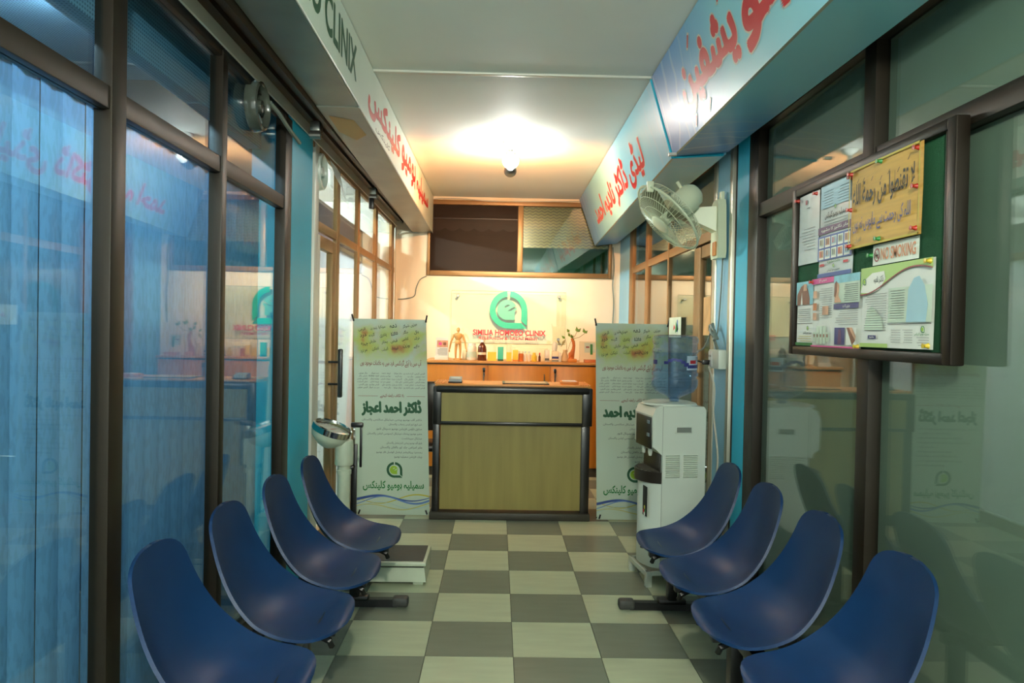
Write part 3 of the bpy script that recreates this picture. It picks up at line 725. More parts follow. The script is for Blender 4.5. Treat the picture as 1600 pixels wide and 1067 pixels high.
#            x     z    half width  dish
CH0 = [(-.012, .815, .164, .010), (.001, .745, .175, .016), (.017, .665, .192, .028), (.040, .585, .210, .043), (.074, .510, .227, .058), (.122, .448, .239, .067),
      (.185, .408, .246, .064), (.26, .390, .247, .052), (.34, .388, .245, .034), (.418, .400, .240, .015), (.475, .414, .232, .003), (.512, .414, .224, -.003), (.526, .400, .218, -.006)]
CH = [((x + .012) * .88, z, w, d) for i, (x, z, w, d) in enumerate(CH0)]
def shell_mesh():
    P = catmull(CH, 4); n = len(P); m = 22
    L = [0]
    for i in range(1, n): L.append(L[-1] + math.hypot(P[i][0] - P[i - 1][0], P[i][1] - P[i - 1][1]))
    T = L[-1]
    # re-space rows so the rounded ends get enough of them
    rows = []
    ss = [0, .002, .008, .018, .032, .05, .072, .1] + [.1 + .72 * i / 24 for i in range(1, 25)] + [.85, .88, .908, .933, .955, .973, .987, .996, 1.0]
    for s_ in ss:
        d = s_ * T; i = 0
        while i < n - 2 and L[i + 1] < d: i += 1
        t = (d - L[i]) / max(1e-6, L[i + 1] - L[i]); rows.append(tuple(P[i][j] + (P[i + 1][j] - P[i][j]) * t for j in range(4)))
    vs = []; N = len(rows)
    for k, (x, z, w, dsh) in enumerate(rows):
        s_ = ss[k]; a, b_ = .115, .19
        cap = 1.0
        if s_ < a: cap = (1 - (1 - s_ / a) ** 2.6) ** (1 / 2.6)
        if s_ > 1 - b_: cap = (1 - (1 - (1 - s_) / b_) ** 2.4) ** (1 / 2.4)
        p0 = rows[max(k - 1, 0)]; p1 = rows[min(k + 1, N - 1)]
        t = Vector((p1[0] - p0[0], 0, p1[1] - p0[1])).normalized(); nn = Vector((-t.z, 0, t.x))
        if nn.z < 0 and nn.x < 0: nn = -nn
        for j in range(m + 1):
            v = -1 + 2 * j / m
            f = abs(v) * cap
            vs.append(Vector((x, v * max(cap, .02) * w, z)) + nn * (dsh * f ** 2.2))
    M_ = m + 1; top = list(vs); nv = len(vs)
    fs = [(i * M_ + j, i * M_ + j + 1, (i + 1) * M_ + j + 1, (i + 1) * M_ + j) for i in range(N - 1) for j in range(m)]
    me = MB().add(top, fs, 'chair_blue').mesh('seat_shell', Matrix.Identity(4), True)
    bm = bmesh.new(); bm.from_mesh(me)
    bmesh.ops.recalc_face_normals(bm, faces=bm.faces)
    up = sum((f.normal.z for f in bm.faces))
    if up < 0: bmesh.ops.reverse_faces(bm, faces=bm.faces)
    bm.normal_update()
    geo = bmesh.ops.solidify(bm, geom=bm.faces, thickness=.011)
    bmesh.ops.recalc_face_normals(bm, faces=bm.faces)
    bm.to_mesh(me); bm.free()
    me.polygons.foreach_set('use_smooth', [True] * len(me.polygons))
    me.set_sharp_from_angle(angle=math.radians(60))
    return me
SHELL = shell_mesh()
def plate():
    b_ = MB()
    b_.box(.12, .42, -.02, .02, .335, .372, 'black_steel', .004).box(.15, .19, -.13, .13, .372, .40, 'black_steel', .004).box(.36, .40, -.13, .13, .372, .398, 'black_steel', .004)
    b_.tube([(.39, -.13, .385), (.425, -.135, .37), (.43, -.12, .345)], .012, 'black_steel', 6).tube([(.39, .13, .385), (.425, .135, .37), (.43, .12, .345)], .012, 'black_steel', 6)
    return b_.mesh('seat_bracket', Matrix.Identity(4), True)
PLATE = plate()
def bench(label, ox, rz, ys, jit):
    t = thing('waiting_bench', label, 'bench', (ox, 3.0, 0), rz)
    sgn = 1 if abs(rz) < .1 else -1
    for y, j in zip(ys, jit):
        o = bpy.data.objects.new('bucket_seat', SHELL); COL.objects.link(o); o.parent = t
        o.location = (j, sgn * (y - 3.0), 0)
        q = bpy.data.objects.new('bracket', PLATE); COL.objects.link(q); q.parent = o
    def lp(x, y, z): return (x, sgn * (y - 3.0), z)
    MB().box(.245, .305, min(sgn * (1.95 - 3), sgn * (3.98 - 3)), max(sgn * (1.95 - 3), sgn * (3.98 - 3)), .285, .335, 'black_steel', .005).build('beam', t, True, local=True)
    for y in (3.90, 2.86, 2.02):
        yy = sgn * (y - 3)
        MB().box(.25, .30, yy - .03, yy + .03, .05, .29, 'black_steel', .006).build('leg', t, True, local=True)
        fo = MB().hexa([(.0, yy - .025, .0), (.50, yy - .025, .0), (.50, yy + .025, .0), (.0, yy + .025, .0), (.0, yy - .025, .035), (.50, yy - .02, .04), (.50, yy + .02, .04), (.0, yy + .025, .035)], 'black_steel')
        fo.box(.2, .35, yy - .03, yy + .03, .03, .06, 'black_steel', .01)
        f_ = fo.build('foot', t, True, local=True)
        MB().box(.475, .56, yy - .032, yy + .032, .0, .052, 'foot_cap', .014).build('foot_cap', f_, True, local=True)
        MB().box(-.02, .03, yy - .03, yy + .03, .0, .045, 'foot_cap', .012).build('foot_cap', f_, True, local=True)
bench('black beam bench of four blue bucket seats along the blue blinds', -1.005, 0.0, (3.74, 3.235, 2.72, 2.205), (.055, .03, .01, -.012))
bench('black beam bench of four blue bucket seats under the notice board', 1.235, PI, (3.72, 3.22, 2.70, 2.18), (.02, .01, .0, -.02))

M('vent_smoke', (74, 80, 72), 0.2, 0, 0.2, 12, coat=0.3)
# ================================================================== VERTICAL BLINDS
def blind(label, X, y0, y1, ztop, zbot, mat, pitch=.11, ang=-4, group=None, chain=True, gap=()):
    t = thing('vertical_blind', label, 'blind', (X, (y0 + y1) / 2, 0), group=group)
    MB().box(X - .02, X + .02, y0 - .01, y1 + .01, ztop, ztop + .035, 'white_aluminium', .004).build('headrail', t, True)
    sl = MB(); w = pitch * .44; a = math.radians(ang); n = max(1, int(round((y1 - y0) / pitch)))
    prof = [(.006 * math.cos(PI * k / 4 - PI / 2), -w + 2 * w * k / 4) for k in range(5)]
    vs = []
    for z in (zbot, ztop): vs += [(p * math.cos(a) - q * math.sin(a), p * math.sin(a) + q * math.cos(a), z) for p, q in prof]
    sl.add(vs, [(i, i + 1, 6 + i, 5 + i) for i in range(4)], mat)
    me = sl.mesh('slat', Matrix.Identity(4), True)
    clip = MB().box(-.006, .006, -.012, .012, ztop - .02, ztop + .004, 'white_aluminium').mesh('carrier_clip', Matrix.Identity(4))
    for i in range(n):
        y = y0 + pitch * (i + .5) + random.uniform(-.004, .004)
        if i in gap: continue
        o = bpy.data.objects.new('slat', me); COL.objects.link(o); o.parent = t; o.location = (0, y - (y0 + y1) / 2, 0); o.rotation_euler.z = random.uniform(-.05, .05)
        c = bpy.data.objects.new('carrier_clip', clip); COL.objects.link(c); c.parent = o
    if chain:
        ch = MB()
        for k in range(48): ch.sphere((X + .035, y1 - .09, 2.0 - k * .028), .007, 'chrome', 4)
        tag(ch.build('bead_chain', t, True), kind='stuff')
    return t
BX = LX - .12
blind('wide blue vertical blind in the near pane by the frame edge of view', BX, 1.38, 2.40, 2.155, .06, 'blind_blue', chain=False)
blind('blue vertical blind with bead chain in the pane between the two bronze posts', BX, 2.44, 3.30, 2.155, .06, 'blind_blue', gap=())
blind('narrow blue vertical blind beside the teal column', BX, 3.33, 3.86, 2.155, .06, 'blind_blue', chain=False)
blind('pale vertical blind behind the tall panes beside the glass door', LX - .16, 5.25, 6.8, 2.10, .06, 'blind_pale', .10, -20, chain=False)
blind('pale vertical blind in the last tall pane by the cream wall', LX - .16, 6.85, 8.05, 2.10, .06, 'blind_pale', .10, -20, chain=False)
vb = thing('venetian_blind', 'pale slatted venetian blind hanging behind the glass door', 'blind', (LX - .14, 4.9, 1.0))
MB().box(LX - .155, LX - .125, 4.64, 5.12, 2.0, 2.03, 'white_aluminium', .004).build('headrail', vb, True)
sm = MB().hexa([(-.012, -.24, -.006), (.012, -.24, .004), (.012, .24, .004), (-.012, .24, -.006), (-.012, -.24, -.005), (.012, -.24, .005), (.012, .24, .005), (-.012, .24, -.005)], 'white_aluminium').mesh('slat', Matrix.Identity(4))
for i in range(56):
    o = bpy.data.objects.new('slat', sm); COL.objects.link(o); o.parent = vb; o.location = (0, -.02, .99 - .026 * i)

# ================================================================== ROUND VENT FANS IN THE UPPER PANES
def vent(label, y, z, mat, X=LX - .03):
    t = thing('vent_fan', label, 'vent fan', (X, y, z))
    MB().lathe([(.118, 0), (.12, .02), (.112, .05), (.10, .055), (.094, .045), (.094, .01)], (X, y, z), (1, 0, 0), mat, 30).build('rim', t, True)
    MB().lathe([(.0, .05), (.028, .048), (.032, .03), (.032, .012)], (X, y, z), (1, 0, 0), mat, 16).build('hub', t, True)
    for k in range(6):
        a = k * PI / 3; u = Vector((0, math.cos(a), math.sin(a))); w = Vector((0, -math.sin(a), math.cos(a))); c = Vector((X, y, z))
        MB().add([c + u * .03 + w * .012 + Vector((.022, 0, 0)), c + u * .09 + w * .03 + Vector((.03, 0, 0)), c + u * .09 - w * .025 + Vector((.012, 0, 0)), c + u * .03 - w * .012 + Vector((.016, 0, 0))], [(0, 1, 2, 3)], mat).build('blade', t)
vent('round smoky plastic vent fan in the pane above the blue blinds', 3.49, 2.505, 'vent_smoke')
vent('round white plastic vent fan in the pane above the glass door', 4.70, 2.46, 'appliance')
pp = thing('loose_paper', 'curled paper strip hanging beside the round white vent fan', 'paper', (LX + .02, 5.0, 2.5))
MB().add([(LX + .012, 4.90, 2.58), (LX + .03, 5.02, 2.56), (LX + .03, 5.14, 2.54), (LX + .05, 5.24, 2.36), (LX + .04, 5.16, 2.44), (LX + .02, 5.02, 2.50)], [(0, 1, 2, 5), (2, 3, 4, 5)], 'paper').build('sheet', pp)
def bracket(label, y, black):
    t = thing('shutter_bracket', label, 'bracket', (-1.05, y, 2.6))
    MB().box(-1.08, -1.02, y - .04, y + .04, 2.58, 2.64, 'steel_dull', .01).build('clamp', t, True)
    MB().lathe([(.0, -.03), (.022, -.03), (.022, .03), (.0, .03)], (-1.05, y - .02, 2.56), (1, 0, 0), 'steel_dull', 12, False).build('pulley', t, True)
    if black: MB().box(-1.08, -1.04, y - .05, y - .01, 2.46, 2.55, 'black_plastic', .006).build('sensor_box', t, True)
bracket('steel shutter bracket at the top of the teal column', 4.22, False)
bracket('steel shutter bracket holding a small black sensor box', 6.15, True)

# ================================================================== POP-UP BANNERS
m, nt, b = node_mat('banner_print', 0.42, 0.4)
tc = nt.nodes.new('ShaderNodeTexCoord'); sep = nt.nodes.new('ShaderNodeSeparateXYZ'); nt.links.new(tc.outputs['Object'], sep.inputs[0])
nz = nt.nodes.new('ShaderNodeTexNoise'); nz.inputs['Scale'].default_value = 5.5; nz.inputs['Detail'].default_value = 3; nt.links.new(tc.outputs['Object'], nz.inputs['Vector'])
rp = nt.nodes.new('ShaderNodeValToRGB'); nt.links.new(nz.outputs['Fac'], rp.inputs[0]); cr = rp.color_ramp
cr.elements[0].position = .30; cr.elements[0].color = rgb(168, 96, 60); cr.elements[1].position = .62; cr.elements[1].color = rgb(168, 190, 176)
for ps, c in ((.40, (176, 176, 84)), (.48, (170, 186, 110)), (.55, (176, 180, 150))):
    e = cr.elements.new(ps); e.color = rgb(*c)
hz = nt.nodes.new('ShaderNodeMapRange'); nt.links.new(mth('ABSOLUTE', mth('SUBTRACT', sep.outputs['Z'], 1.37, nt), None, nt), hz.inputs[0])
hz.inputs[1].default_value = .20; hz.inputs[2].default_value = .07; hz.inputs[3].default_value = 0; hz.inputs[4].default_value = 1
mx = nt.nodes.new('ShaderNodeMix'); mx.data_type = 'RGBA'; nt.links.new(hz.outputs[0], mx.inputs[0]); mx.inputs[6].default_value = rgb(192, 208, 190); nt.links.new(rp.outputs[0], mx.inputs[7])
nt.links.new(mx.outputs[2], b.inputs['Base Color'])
WORDS = ['الرجی', 'بانجھ پن', 'موٹاپا', 'دمہ', 'شوگر', 'جوڑوں', 'درد', 'گردہ', 'پتھری', 'معدہ', 'جگر', 'بال', 'چہرہ', 'خارش', 'بخار', 'قبض', 'کھانسی', 'نزلہ', 'سر درد', 'تھکن', 'گھبراہٹ', 'نیند', 'وزن', 'دانے', 'بواسیر']
LINES = ['ڈاکٹر آف ہومیو پیتھی میڈیکل سائنس پاکستان', 'ڈی ایچ ایم ایس پنجاب پاکستان', 'سابق ہاؤس فزیشن ہومیو ہسپتال لاہور', 'ممبر ہومیو پیتھک میڈیکل ایسوسی ایشن پاکستان', 'میڈیکل سپیشلسٹ', 'فیلو آف ہومیو پیتھی انٹرنیشنل پاکستان', 'ماہر امراض جلد اور بالغان پاکستان', 'رجسٹرڈ پریکٹیشنر نیشنل کونسل فار ہومیو', 'چیف فزیشن سمیلیہ ہومیو']
def banner(label, ox, oy, big, first_col_clip):
    W, H = .575, 1.545
    t = thing('banner_stand', label, 'banner', (ox, oy, 0), rz=0)
    o3 = Vector((ox, oy, .005)); uy = Vector((-.055, .03, H)).normalized() if ox < 0 else Vector((-.035, .03, H)).normalized(); ux = Vector((1, .02, 0)).normalized(); n = ux.cross(uy).normalized()
    def at(x, y, k): return o3 + ux * x + uy * y + n * k
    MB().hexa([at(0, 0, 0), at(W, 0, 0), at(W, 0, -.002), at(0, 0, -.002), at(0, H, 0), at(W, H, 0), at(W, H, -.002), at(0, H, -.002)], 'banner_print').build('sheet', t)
    for (x0, y0, x1, y1) in ((.0, .01, W, H - .01), (W, .01, .0, H - .01)):
        MB().tube([at(x0, y0, -.004), at((x0 + x1) / 2, (y0 + y1) / 2, -.10), at(x1, y1, -.004)], .006, 'black_plastic', 6).build('support_pole', t, True)
    for (x, y, s_) in ((.005, H, 1), (W - .005, H, 1), (.03, .02, -1), (W - .03, .02, -1)):
        sg = -1 if x < .1 else 1
        MB().tube([at(x, y - .02 * s_, .004), at(x + sg * .012, y + .035 * s_ if s_ > 0 else y - .012, .012)], .007, 'black_plastic', 6).build('corner_clip', t, True)
    rnd = random.Random(3 if ox < 0 else 5)
    p = Print(o3, ux, uy, n, .0006)
    k = 0
    for r_ in range(4):
        for c_ in range(6):
            x = .075 + c_ * .082 + rnd.uniform(-.015, .015); y = 1.50 - r_ * .055 - (5 - c_) * .008 + rnd.uniform(-.008, .008)
            p.text(WORDS[k % len(WORDS)], x - .027, y - .015, x + .027, y + .015, 'ink_black', 1, rot=rnd.uniform(0, .3), keep=True, align='c', bold=.012); k += 1
    p.text('آپ میں یا آپکے گردکسی فرد میں یہ علامات موجود ہوں', .05, 1.165, .53, 1.225, 'ink_darkred', 1, bold=.012)
    for c_ in range(6):
        for r_ in range(6):
            w_ = WORDS[(c_ * 7 + r_ * 3) % len(WORDS)] + ' ' + WORDS[(c_ + r_ * 5) % len(WORDS)]
            x1 = W - .02 - c_ * .09
            p.text(w_, x1 - .08, 1.108 - r_ * .0225, x1, 1.108 + .017 - r_ * .0225, 'ink_grey', 1, keep=True, align='r', bold=.01, res=2)
    p.rect(.03, .935, .185, .9375, 'ink_darkred'); p.rect(.41, .935, .555, .9375, 'ink_darkred')
    p.text('بلا تکلف رابطہ کیجیے', .20, .922, .39, .955, 'ink_darkred', 1, bold=.015)
    p.fat(big, .06, .785, .52, .905, 'ink_green', 1, .0065, 8)
    for i, l in enumerate(LINES):
        y = .742 - i * .0365; ln = (.47, .26, .36, .43, .16, .28, .33, .36, .22)[i]
        p.text(l, .525 - ln, y - .004, .525, y + .020, 'ink_grey', 1, bold=.012, res=2)
    p.logo(.305, .355, .062, 'ink_green', 'ink_lime', 1, 'ink_palegreen')
    p.text('سمیلیہ ہومیو کلینکس', .055, .19, .535, .27, 'ink_midgreen', 1, bold=.03)
    N = 40
    def wave(c0, a0, ph, th0, th1, mat, kk):
        xs = [W * i / N for i in range(N + 1)]
        mid = [c0 + a0 * math.sin(ph + 2.1 * PI * x / W) + .05 * max(0, x / W - .6) ** 1.2 for x in xs]
        p.strip([(x, y + th0 + (th1 - th0) * x / W) for x, y in zip(xs, mid)], [(x, y) for x, y in zip(xs, mid)], mat, kk)
    wave(.118, .03, 2.6, .004, .012, 'ink_yellow', 1); wave(.122, -.022, 2.6, .022, .006, 'ink_blue', 2); wave(.108, -.034, 2.3, .006, .016, 'ink_gradient_blue', 3)
    wave(.07, -.03, 2.6, .003, .004, 'ink_paleblue', 1); wave(.06, .022, .4, .004, .007, 'ink_yellow', 2)
    tag(p.build('print', t), kind='stuff')
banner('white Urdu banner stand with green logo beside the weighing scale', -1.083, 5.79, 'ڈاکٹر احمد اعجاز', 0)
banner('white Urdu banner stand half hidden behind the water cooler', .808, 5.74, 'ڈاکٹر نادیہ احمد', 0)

# ================================================================== RECEPTION COUNTER
ct = thing('reception_counter', 'olive laminate reception counter with black edging in front of the cabinets', 'counter', (.13, 5.9, 0))
c0, c1, cy = -.488, .752, 5.70
MB().box(c0 + .06, c1 - .075, cy + .045, cy + .065, .07, .74, 'olive_laminate').build('lower_panel', ct)
MB().box(c0 + .06, c1 - .075, cy + .005, cy + .025, .76, .985, 'olive_laminate').build('upper_panel', ct)
for x0, x1 in ((c0, c0 + .065), (c1 - .08, c1)):
    MB().box(x0, x1, cy - .005, cy + .30, .74, 1.035, 'dark_edge', .006).build('upper_post', ct, True)
    MB().box(x0 + .0, x1 - .012, cy + .025, cy + .30, .05, .74, 'dark_edge', .004).build('lower_post', ct, True)
MB().box(c0 + .02, c1 - .02, cy - .012, cy + .03, .985, 1.04, 'dark_edge', .018).build('top_rail', ct, True)
MB().box(c0 + .05, c1 - .06, cy - .004, cy + .03, .738, .765, 'dark_edge', .008).build('middle_rail', ct, True)
MB().box(c0 - .015, c1 - .005, cy - .012, cy + .50, 0, .055, 'kick', .006).build('plinth', ct, True)
MB().box(c0 + .012, c1 - .012, cy + .03, cy + .48, 1.03, 1.052, 'maple_top', .004).build('worktop', ct, True)
for s_ in range(5):
    for xa in (c0 + .004, c1 - .092):
        MB().box(xa + s_ * .018, xa + .01 + s_ * .018, cy + .04, cy + .46, 1.052, 1.057, 'maple').build('edge_slat', ct)
MB().box(c0 + .03, c0 + .045, cy + .30, cy + .48, .055, 1.03, 'maple').build('side_panel', ct)
MB().box(c1 - .045, c1 - .03, cy + .30, cy + .48, .055, 1.03, 'maple').build('side_panel', ct)
te = thing('card_terminal', 'small grey-blue card terminal on the end of the reception counter', 'terminal', (-.325, 5.86, 1.058))
MB().prism([(-.375, 5.80, 1.058), (-.375, 5.92, 1.058), (-.375, 5.92, 1.10), (-.375, 5.82, 1.085)], (.10, 0, 0), 'terminal_grey').build('housing', te)
bx('base_pad', te, 'black_plastic', -.38, -.27, 5.79, 5.93, 1.057, 1.066, .003)
MB().add([(-.36, 5.838, 1.0885), (-.29, 5.838, 1.0885), (-.29, 5.905, 1.0985), (-.36, 5.905, 1.0985)], [(0, 1, 2, 3)], 'ink_paleblue').build('screen', te)
tp = thing('desk_pad', 'thin dark desk pad lying on the counter worktop', 'desk pad', (.22, 5.95, 1.052))
MB().box(.05, .42, 5.80, 6.10, 1.0525, 1.060, 'dark_edge', .002).build('pad', tp, True); MB().box(.07, .40, 5.82, 6.08, 1.060, 1.0612, 'cardboard').build('insert', tp)
nb = thing('memo_box', 'low wooden memo box on the counter by the slatted end', 'box', (.58, 5.95, 1.057))
MB().box(.52, .66, 5.88, 6.02, 1.052, 1.075, 'box_orange', .003).build('tray', nb, True); MB().box(.535, .645, 5.895, 6.005, 1.075, 1.079, 'paper').build('notes', nb)
oc = thing('office_chair', 'dark chair with wooden arms half hidden behind the counter', 'chair', (-.60, 6.5, 0))
MB().box(-.80, -.42, 6.3, 6.72, .42, .48, 'dark_edge', .02).build('seat', oc, True); MB().box(-.80, -.42, 6.70, 6.75, .55, 1.0, 'dark_edge', .02).build('backrest', oc, True)
for x in (-.80, -.42):
    MB().tube([(x, 6.72, .70), (x, 6.55, .72), (x, 6.34, .70), (x, 6.30, .62), (x, 6.33, .46)], .018, 'box_orange', 8).build('armrest', oc, True)
    for y in (6.33, 6.70): MB().tube([(x, y, 0), (x, y, .44)], .016, 'dark_edge', 8).build('leg', oc, True)

# ================================================================== CABINETS
cb = thing('storage_cabinet', 'long maple cabinet with locked doors under the glass logo plate', 'cabinet', (.15, 7.75, 0))
k0, k1, ky = -.72, 1.06, 7.42
MB().box(k0 + .005, k1 - .005, ky + .02, YB - .015, .09, 1.13, 'maple').build('body', cb)
MB().box(k0 - .01, k1 + .005, ky - .018, YB - .013, 1.14, 1.165, 'maple_top', .005).build('worktop', cb, True)
MB().box(k0 + .005, k1 - .005, ky + .012, YB - .02, 1.128, 1.141, 'kick').build('shadow_gap', cb)
bx('plinth', cb, 'kick', k0 + .01, k1 - .01, ky + .03, YB - .03, 0, .09)
for x0, x1, hx, sd_ in ((k0 + .01, -.095, -.128, -1), (-.082, .535, .483, -1), (.548, k1 - .01, .59, 1)):
    d_ = MB().box(x0, x1, ky, ky + .019, .10, 1.122, 'maple', .002).build('door', cb, True)
    MB().tube([(hx, ky - .002, .92), (hx, ky - .028, .93), (hx, ky - .028, 1.03), (hx, ky - .002, 1.04)], .006, 'steel_dull', 8).build('handle', d_, True)
    if sd_ < 0 and x0 > -.5: continue
    MB().lathe([(.016, 0), (.016, -.008), (.0, -.010)], (hx, ky, 1.085), (0, 1, 0), 'steel_dull', 14).build('lock', d_, True)
    MB().box(hx - .01, hx + .012, ky - .030, ky - .008, 1.055, 1.10, 'black_steel', .003).tube([(hx, ky - .02, 1.06), (hx + .01, ky - .02, 1.02)], .006, 'steel_dull', 6).build('key', d_, True)

# ================================================================== THINGS STANDING ON THE CABINET
TZ = 1.1655; SY = 7.52
def box_thing(name, label, cat, x0, x1, h, mat, band=None, y=SY, d=.05, cap=None, grp=None):
    t = thing(name, label, cat, ((x0 + x1) / 2, y, TZ), group=grp)
    MB().box(x0, x1, y, y + d, TZ, TZ + h, mat, .002).build('carton', t, True)
    for (z0, z1, mm) in (band or ()):
        MB().box(x0 + .001, x1 - .001, y - .0012, y, TZ + z0 * h, TZ + z1 * h, mm).build('printed_panel', t)
    return t
def lathe_thing(name, label, cat, x, prof, mat, y=SY + .03, capz=None, capr=0, capm='paper', band=None, n=20):
    t = thing(name, label, cat, (x, y, TZ))
    MB().lathe(prof, (x, y, TZ), mat=mat, n=n).build('body', t, True)
    if capz: MB().lathe([(capr, capz[0]), (capr, capz[1] - .004), (capr * .9, capz[1]), (0, capz[1])], (x, y, TZ), mat=capm, n=n).build('cap', t, True)
    if band:
        MB().lathe([(band[0], band[1]), (band[0], band[2])], (x, y, TZ), mat=band[3], n=n, cap=False).build('label_band', t, True)
    return t
# calendar stand
cs = thing('desk_calendar', 'tent-shaped desk calendar at the end of the cabinet by the mannequin', 'calendar', (-.555, SY, TZ))
MB().prism([(-.625, SY - .02, TZ + .04), (-.625, SY + .02, TZ + .23), (-.625, SY + .024, TZ + .23), (-.625, SY + .07, TZ + .04)], (.125, 0, 0), 'paper').build('page', cs)
MB().box(-.632, -.495, SY - .035, SY + .08, TZ, TZ + .04, 'ink_white', .003).build('base', cs, True)
pc = Print((-.625, SY - .0205, TZ + .042), (1, 0, 0), Vector((0, .2, .98)).normalized(), (0, -1, .2), .001)
pc.rect(.012, .09, .123, .16, 'ink_skin'); pc.lines(.015, .12, .075, .01, 6, 'ink_grey', th=.004); pc.rect(.03, .11, .06, .14, 'ink_pink', 2); pc.rect(.075, .11, .105, .14, 'ink_brown', 2)
tag(pc.build('print', cs), kind='stuff')
# mannequin
mq = thing('mannequin', 'jointed wooden artist mannequin standing on the cabinet', 'mannequin', (-.40, SY + .03, TZ))
X0, Y0 = -.40, SY + .03
MB().lathe([(.045, 0), (.045, .012), (.04, .016)], (X0, Y0, TZ), mat='mannequin_wood').build('base', mq, True)
MB().sphere((X0, Y0, TZ + .31), .021, 'mannequin_wood', 10, (.85, .9, 1.25)).build('head', mq, True)
MB().lathe([(.0, .16), (.03, .165), (.034, .185), (.028, .20), (.022, .205), (.034, .225), (.043, .25), (.036, .272), (.010, .28), (.008, .295)], (X0, Y0, TZ), mat='mannequin_wood').build('torso', mq, True)
for s_ in (-1, 1):
    MB().tube([(X0 + s_ * .018, Y0, TZ + .165), (X0 + s_ * .024, Y0 - .004, TZ + .09), (X0 + s_ * .022, Y0, TZ + .02)], [.016, .012, .009], 'mannequin_wood', 8).sphere((X0 + s_ * .024, Y0 - .014, TZ + .02), .014, 'mannequin_wood', 6, (.8, 1.6, .5)).build('leg', mq, True)
    MB().tube([(X0 + s_ * .043, Y0, TZ + .262), (X0 + s_ * .070, Y0 - .004, TZ + .19), (X0 + s_ * .086, Y0 - .01, TZ + .11)], [.012, .010, .007], 'mannequin_wood', 8).sphere((X0 + s_ * .088, Y0 - .01, TZ + .095), .010, 'mannequin_wood', 6, (.7, .6, 1.6)).build('arm', mq, True)
lathe_thing('plastic_jar', 'white plastic jar between the mannequin and the brown bottle', 'jar', -.257, [(.045, 0), (.05, .006), (.05, .13), (.042, .145), (.036, .15)], 'jar_white', capz=(.148, .175), capr=.04, band=(.0505, .03, .09, 'ink_palegreen'))
lathe_thing('brown_bottle', 'large brown glass bottle with white cap on the cabinet', 'bottle', -.152, [(.042, 0), (.046, .006), (.046, .11), (.04, .145), (.024, .17), (.016, .178), (.016, .19)], 'amber', capz=(.188, .212), capr=.019, band=(.0465, .06, .085, 'box_cream'))
box_thing('medicine_box', 'white and yellow medicine box beside the brown bottle', 'box', -.095, -.005, .165, 'box_cream', ((0, .55, 'box_yellow'),))
box_thing('medicine_box', 'teal medicine box with dark base stripe', 'box', .008, .068, .145, 'box_teal', ((0, .12, 'ink_green'),))
box_thing('medicine_box', 'tall white box with bright yellow lower half', 'box', .098, .152, .165, 'box_cream', ((0, .55, 'box_yellow'),))
box_thing('medicine_box', 'squat yellow medicine box', 'box', .163, .218, .115, 'box_yellow', ((0, .12, 'box_orange'),))
lathe_thing('amber_jar', 'small amber jar with cream lid', 'jar', .248, [(.024, 0), (.025, .004), (.025, .075), (.02, .08)], 'root_orange', capz=(.08, .1), capr=.023, capm='box_cream')
for i, (x, c) in enumerate(((.292, 'clear-looking pale vial next to the amber jar'), (.332, 'clear-looking pale vial next to the small yellow jar'))):
    lathe_thing('glass_vial', c, 'vial', x, [(.016, 0), (.017, .004), (.017, .07), (.008, .08), (.008, .09)], 'jar_white', capz=(.09, .1), capr=.01, capm='ink_paleblue')
lathe_thing('yellow_jar', 'small yellow jar with rounded shoulder', 'jar', .385, [(.026, 0), (.028, .005), (.028, .055), (.016, .07), (.014, .08)], 'box_yellow', capz=(.08, .09), capr=.016, capm='box_yellow')
lathe_thing('dropper_bottle', 'tiny brown dropper bottle', 'bottle', .440, [(.011, 0), (.012, .004), (.012, .05), (.006, .06), (.006, .075)], 'amber', capz=(.07, .09), capr=.007, capm='ink_red')
box_thing('medicine_box', 'small cream box with grey label by the dropper bottle', 'box', .492, .54, .12, 'jar_white', ((.1, .3, 'ink_grey'),))
gb = box_thing('gift_figure_box', 'clear-front box holding a small figure beside the vase', 'box', .565, .635, .11, 'box_cream', ((.3, .5, 'ink_navy'), (.05, .15, 'ink_grey')))
lathe_thing('ornament', 'slim pale ornament with two dark spots standing behind the small boxes', 'ornament', .60, [(.022, .0), (.024, .12), (.028, .16), (.024, .19), (.01, .205)], 'jar_white', y=SY + .10)
box_thing('small_carton', 'plain white carton next to the vase', 'box', .637, .661, .095, 'jar_white', ())
bk = box_thing('long_carton', 'long pale carton lying behind the small jars', 'box', .19, .53, .135, 'box_cream', (), y=SY + .16, d=.05)
box_thing('flat_carton', 'pale carton standing behind the white jar', 'box', -.36, -.205, .10, 'box_cream', (), y=SY + .17, d=.04)
vs_ = lathe_thing('glass_vase', 'small pale vase holding thin leafy twigs', 'vase', .70, [(.028, 0), (.036, .01), (.034, .06), (.018, .11), (.022, .125)], 'soil_pot')
def leaf(p, d, ln, w, mat='leaf_green'):
    d = Vector(d).normalized(); sd = d.cross(Vector((0, 1, .2))).normalized(); p = Vector(p); nn = sd.cross(d)
    return MB().add([p, p + d * ln * .35 + sd * w + nn * .004, p + d * ln, p + d * ln * .35 - sd * w + nn * .004, p + d * ln * .5], [(0, 1, 4), (1, 2, 4), (2, 3, 4), (3, 0, 4)], mat)
for pts in ([(.725, SY + .03, TZ + .10), (.75, SY + .03, TZ + .19), (.79, SY + .02, TZ + .28)], [(.725, SY + .03, TZ + .10), (.715, SY + .03, TZ + .18), (.70, SY + .03, TZ + .24)]):
    MB().tube(pts, .0025, 'leaf_dry', 5).build('twig', vs_, True)
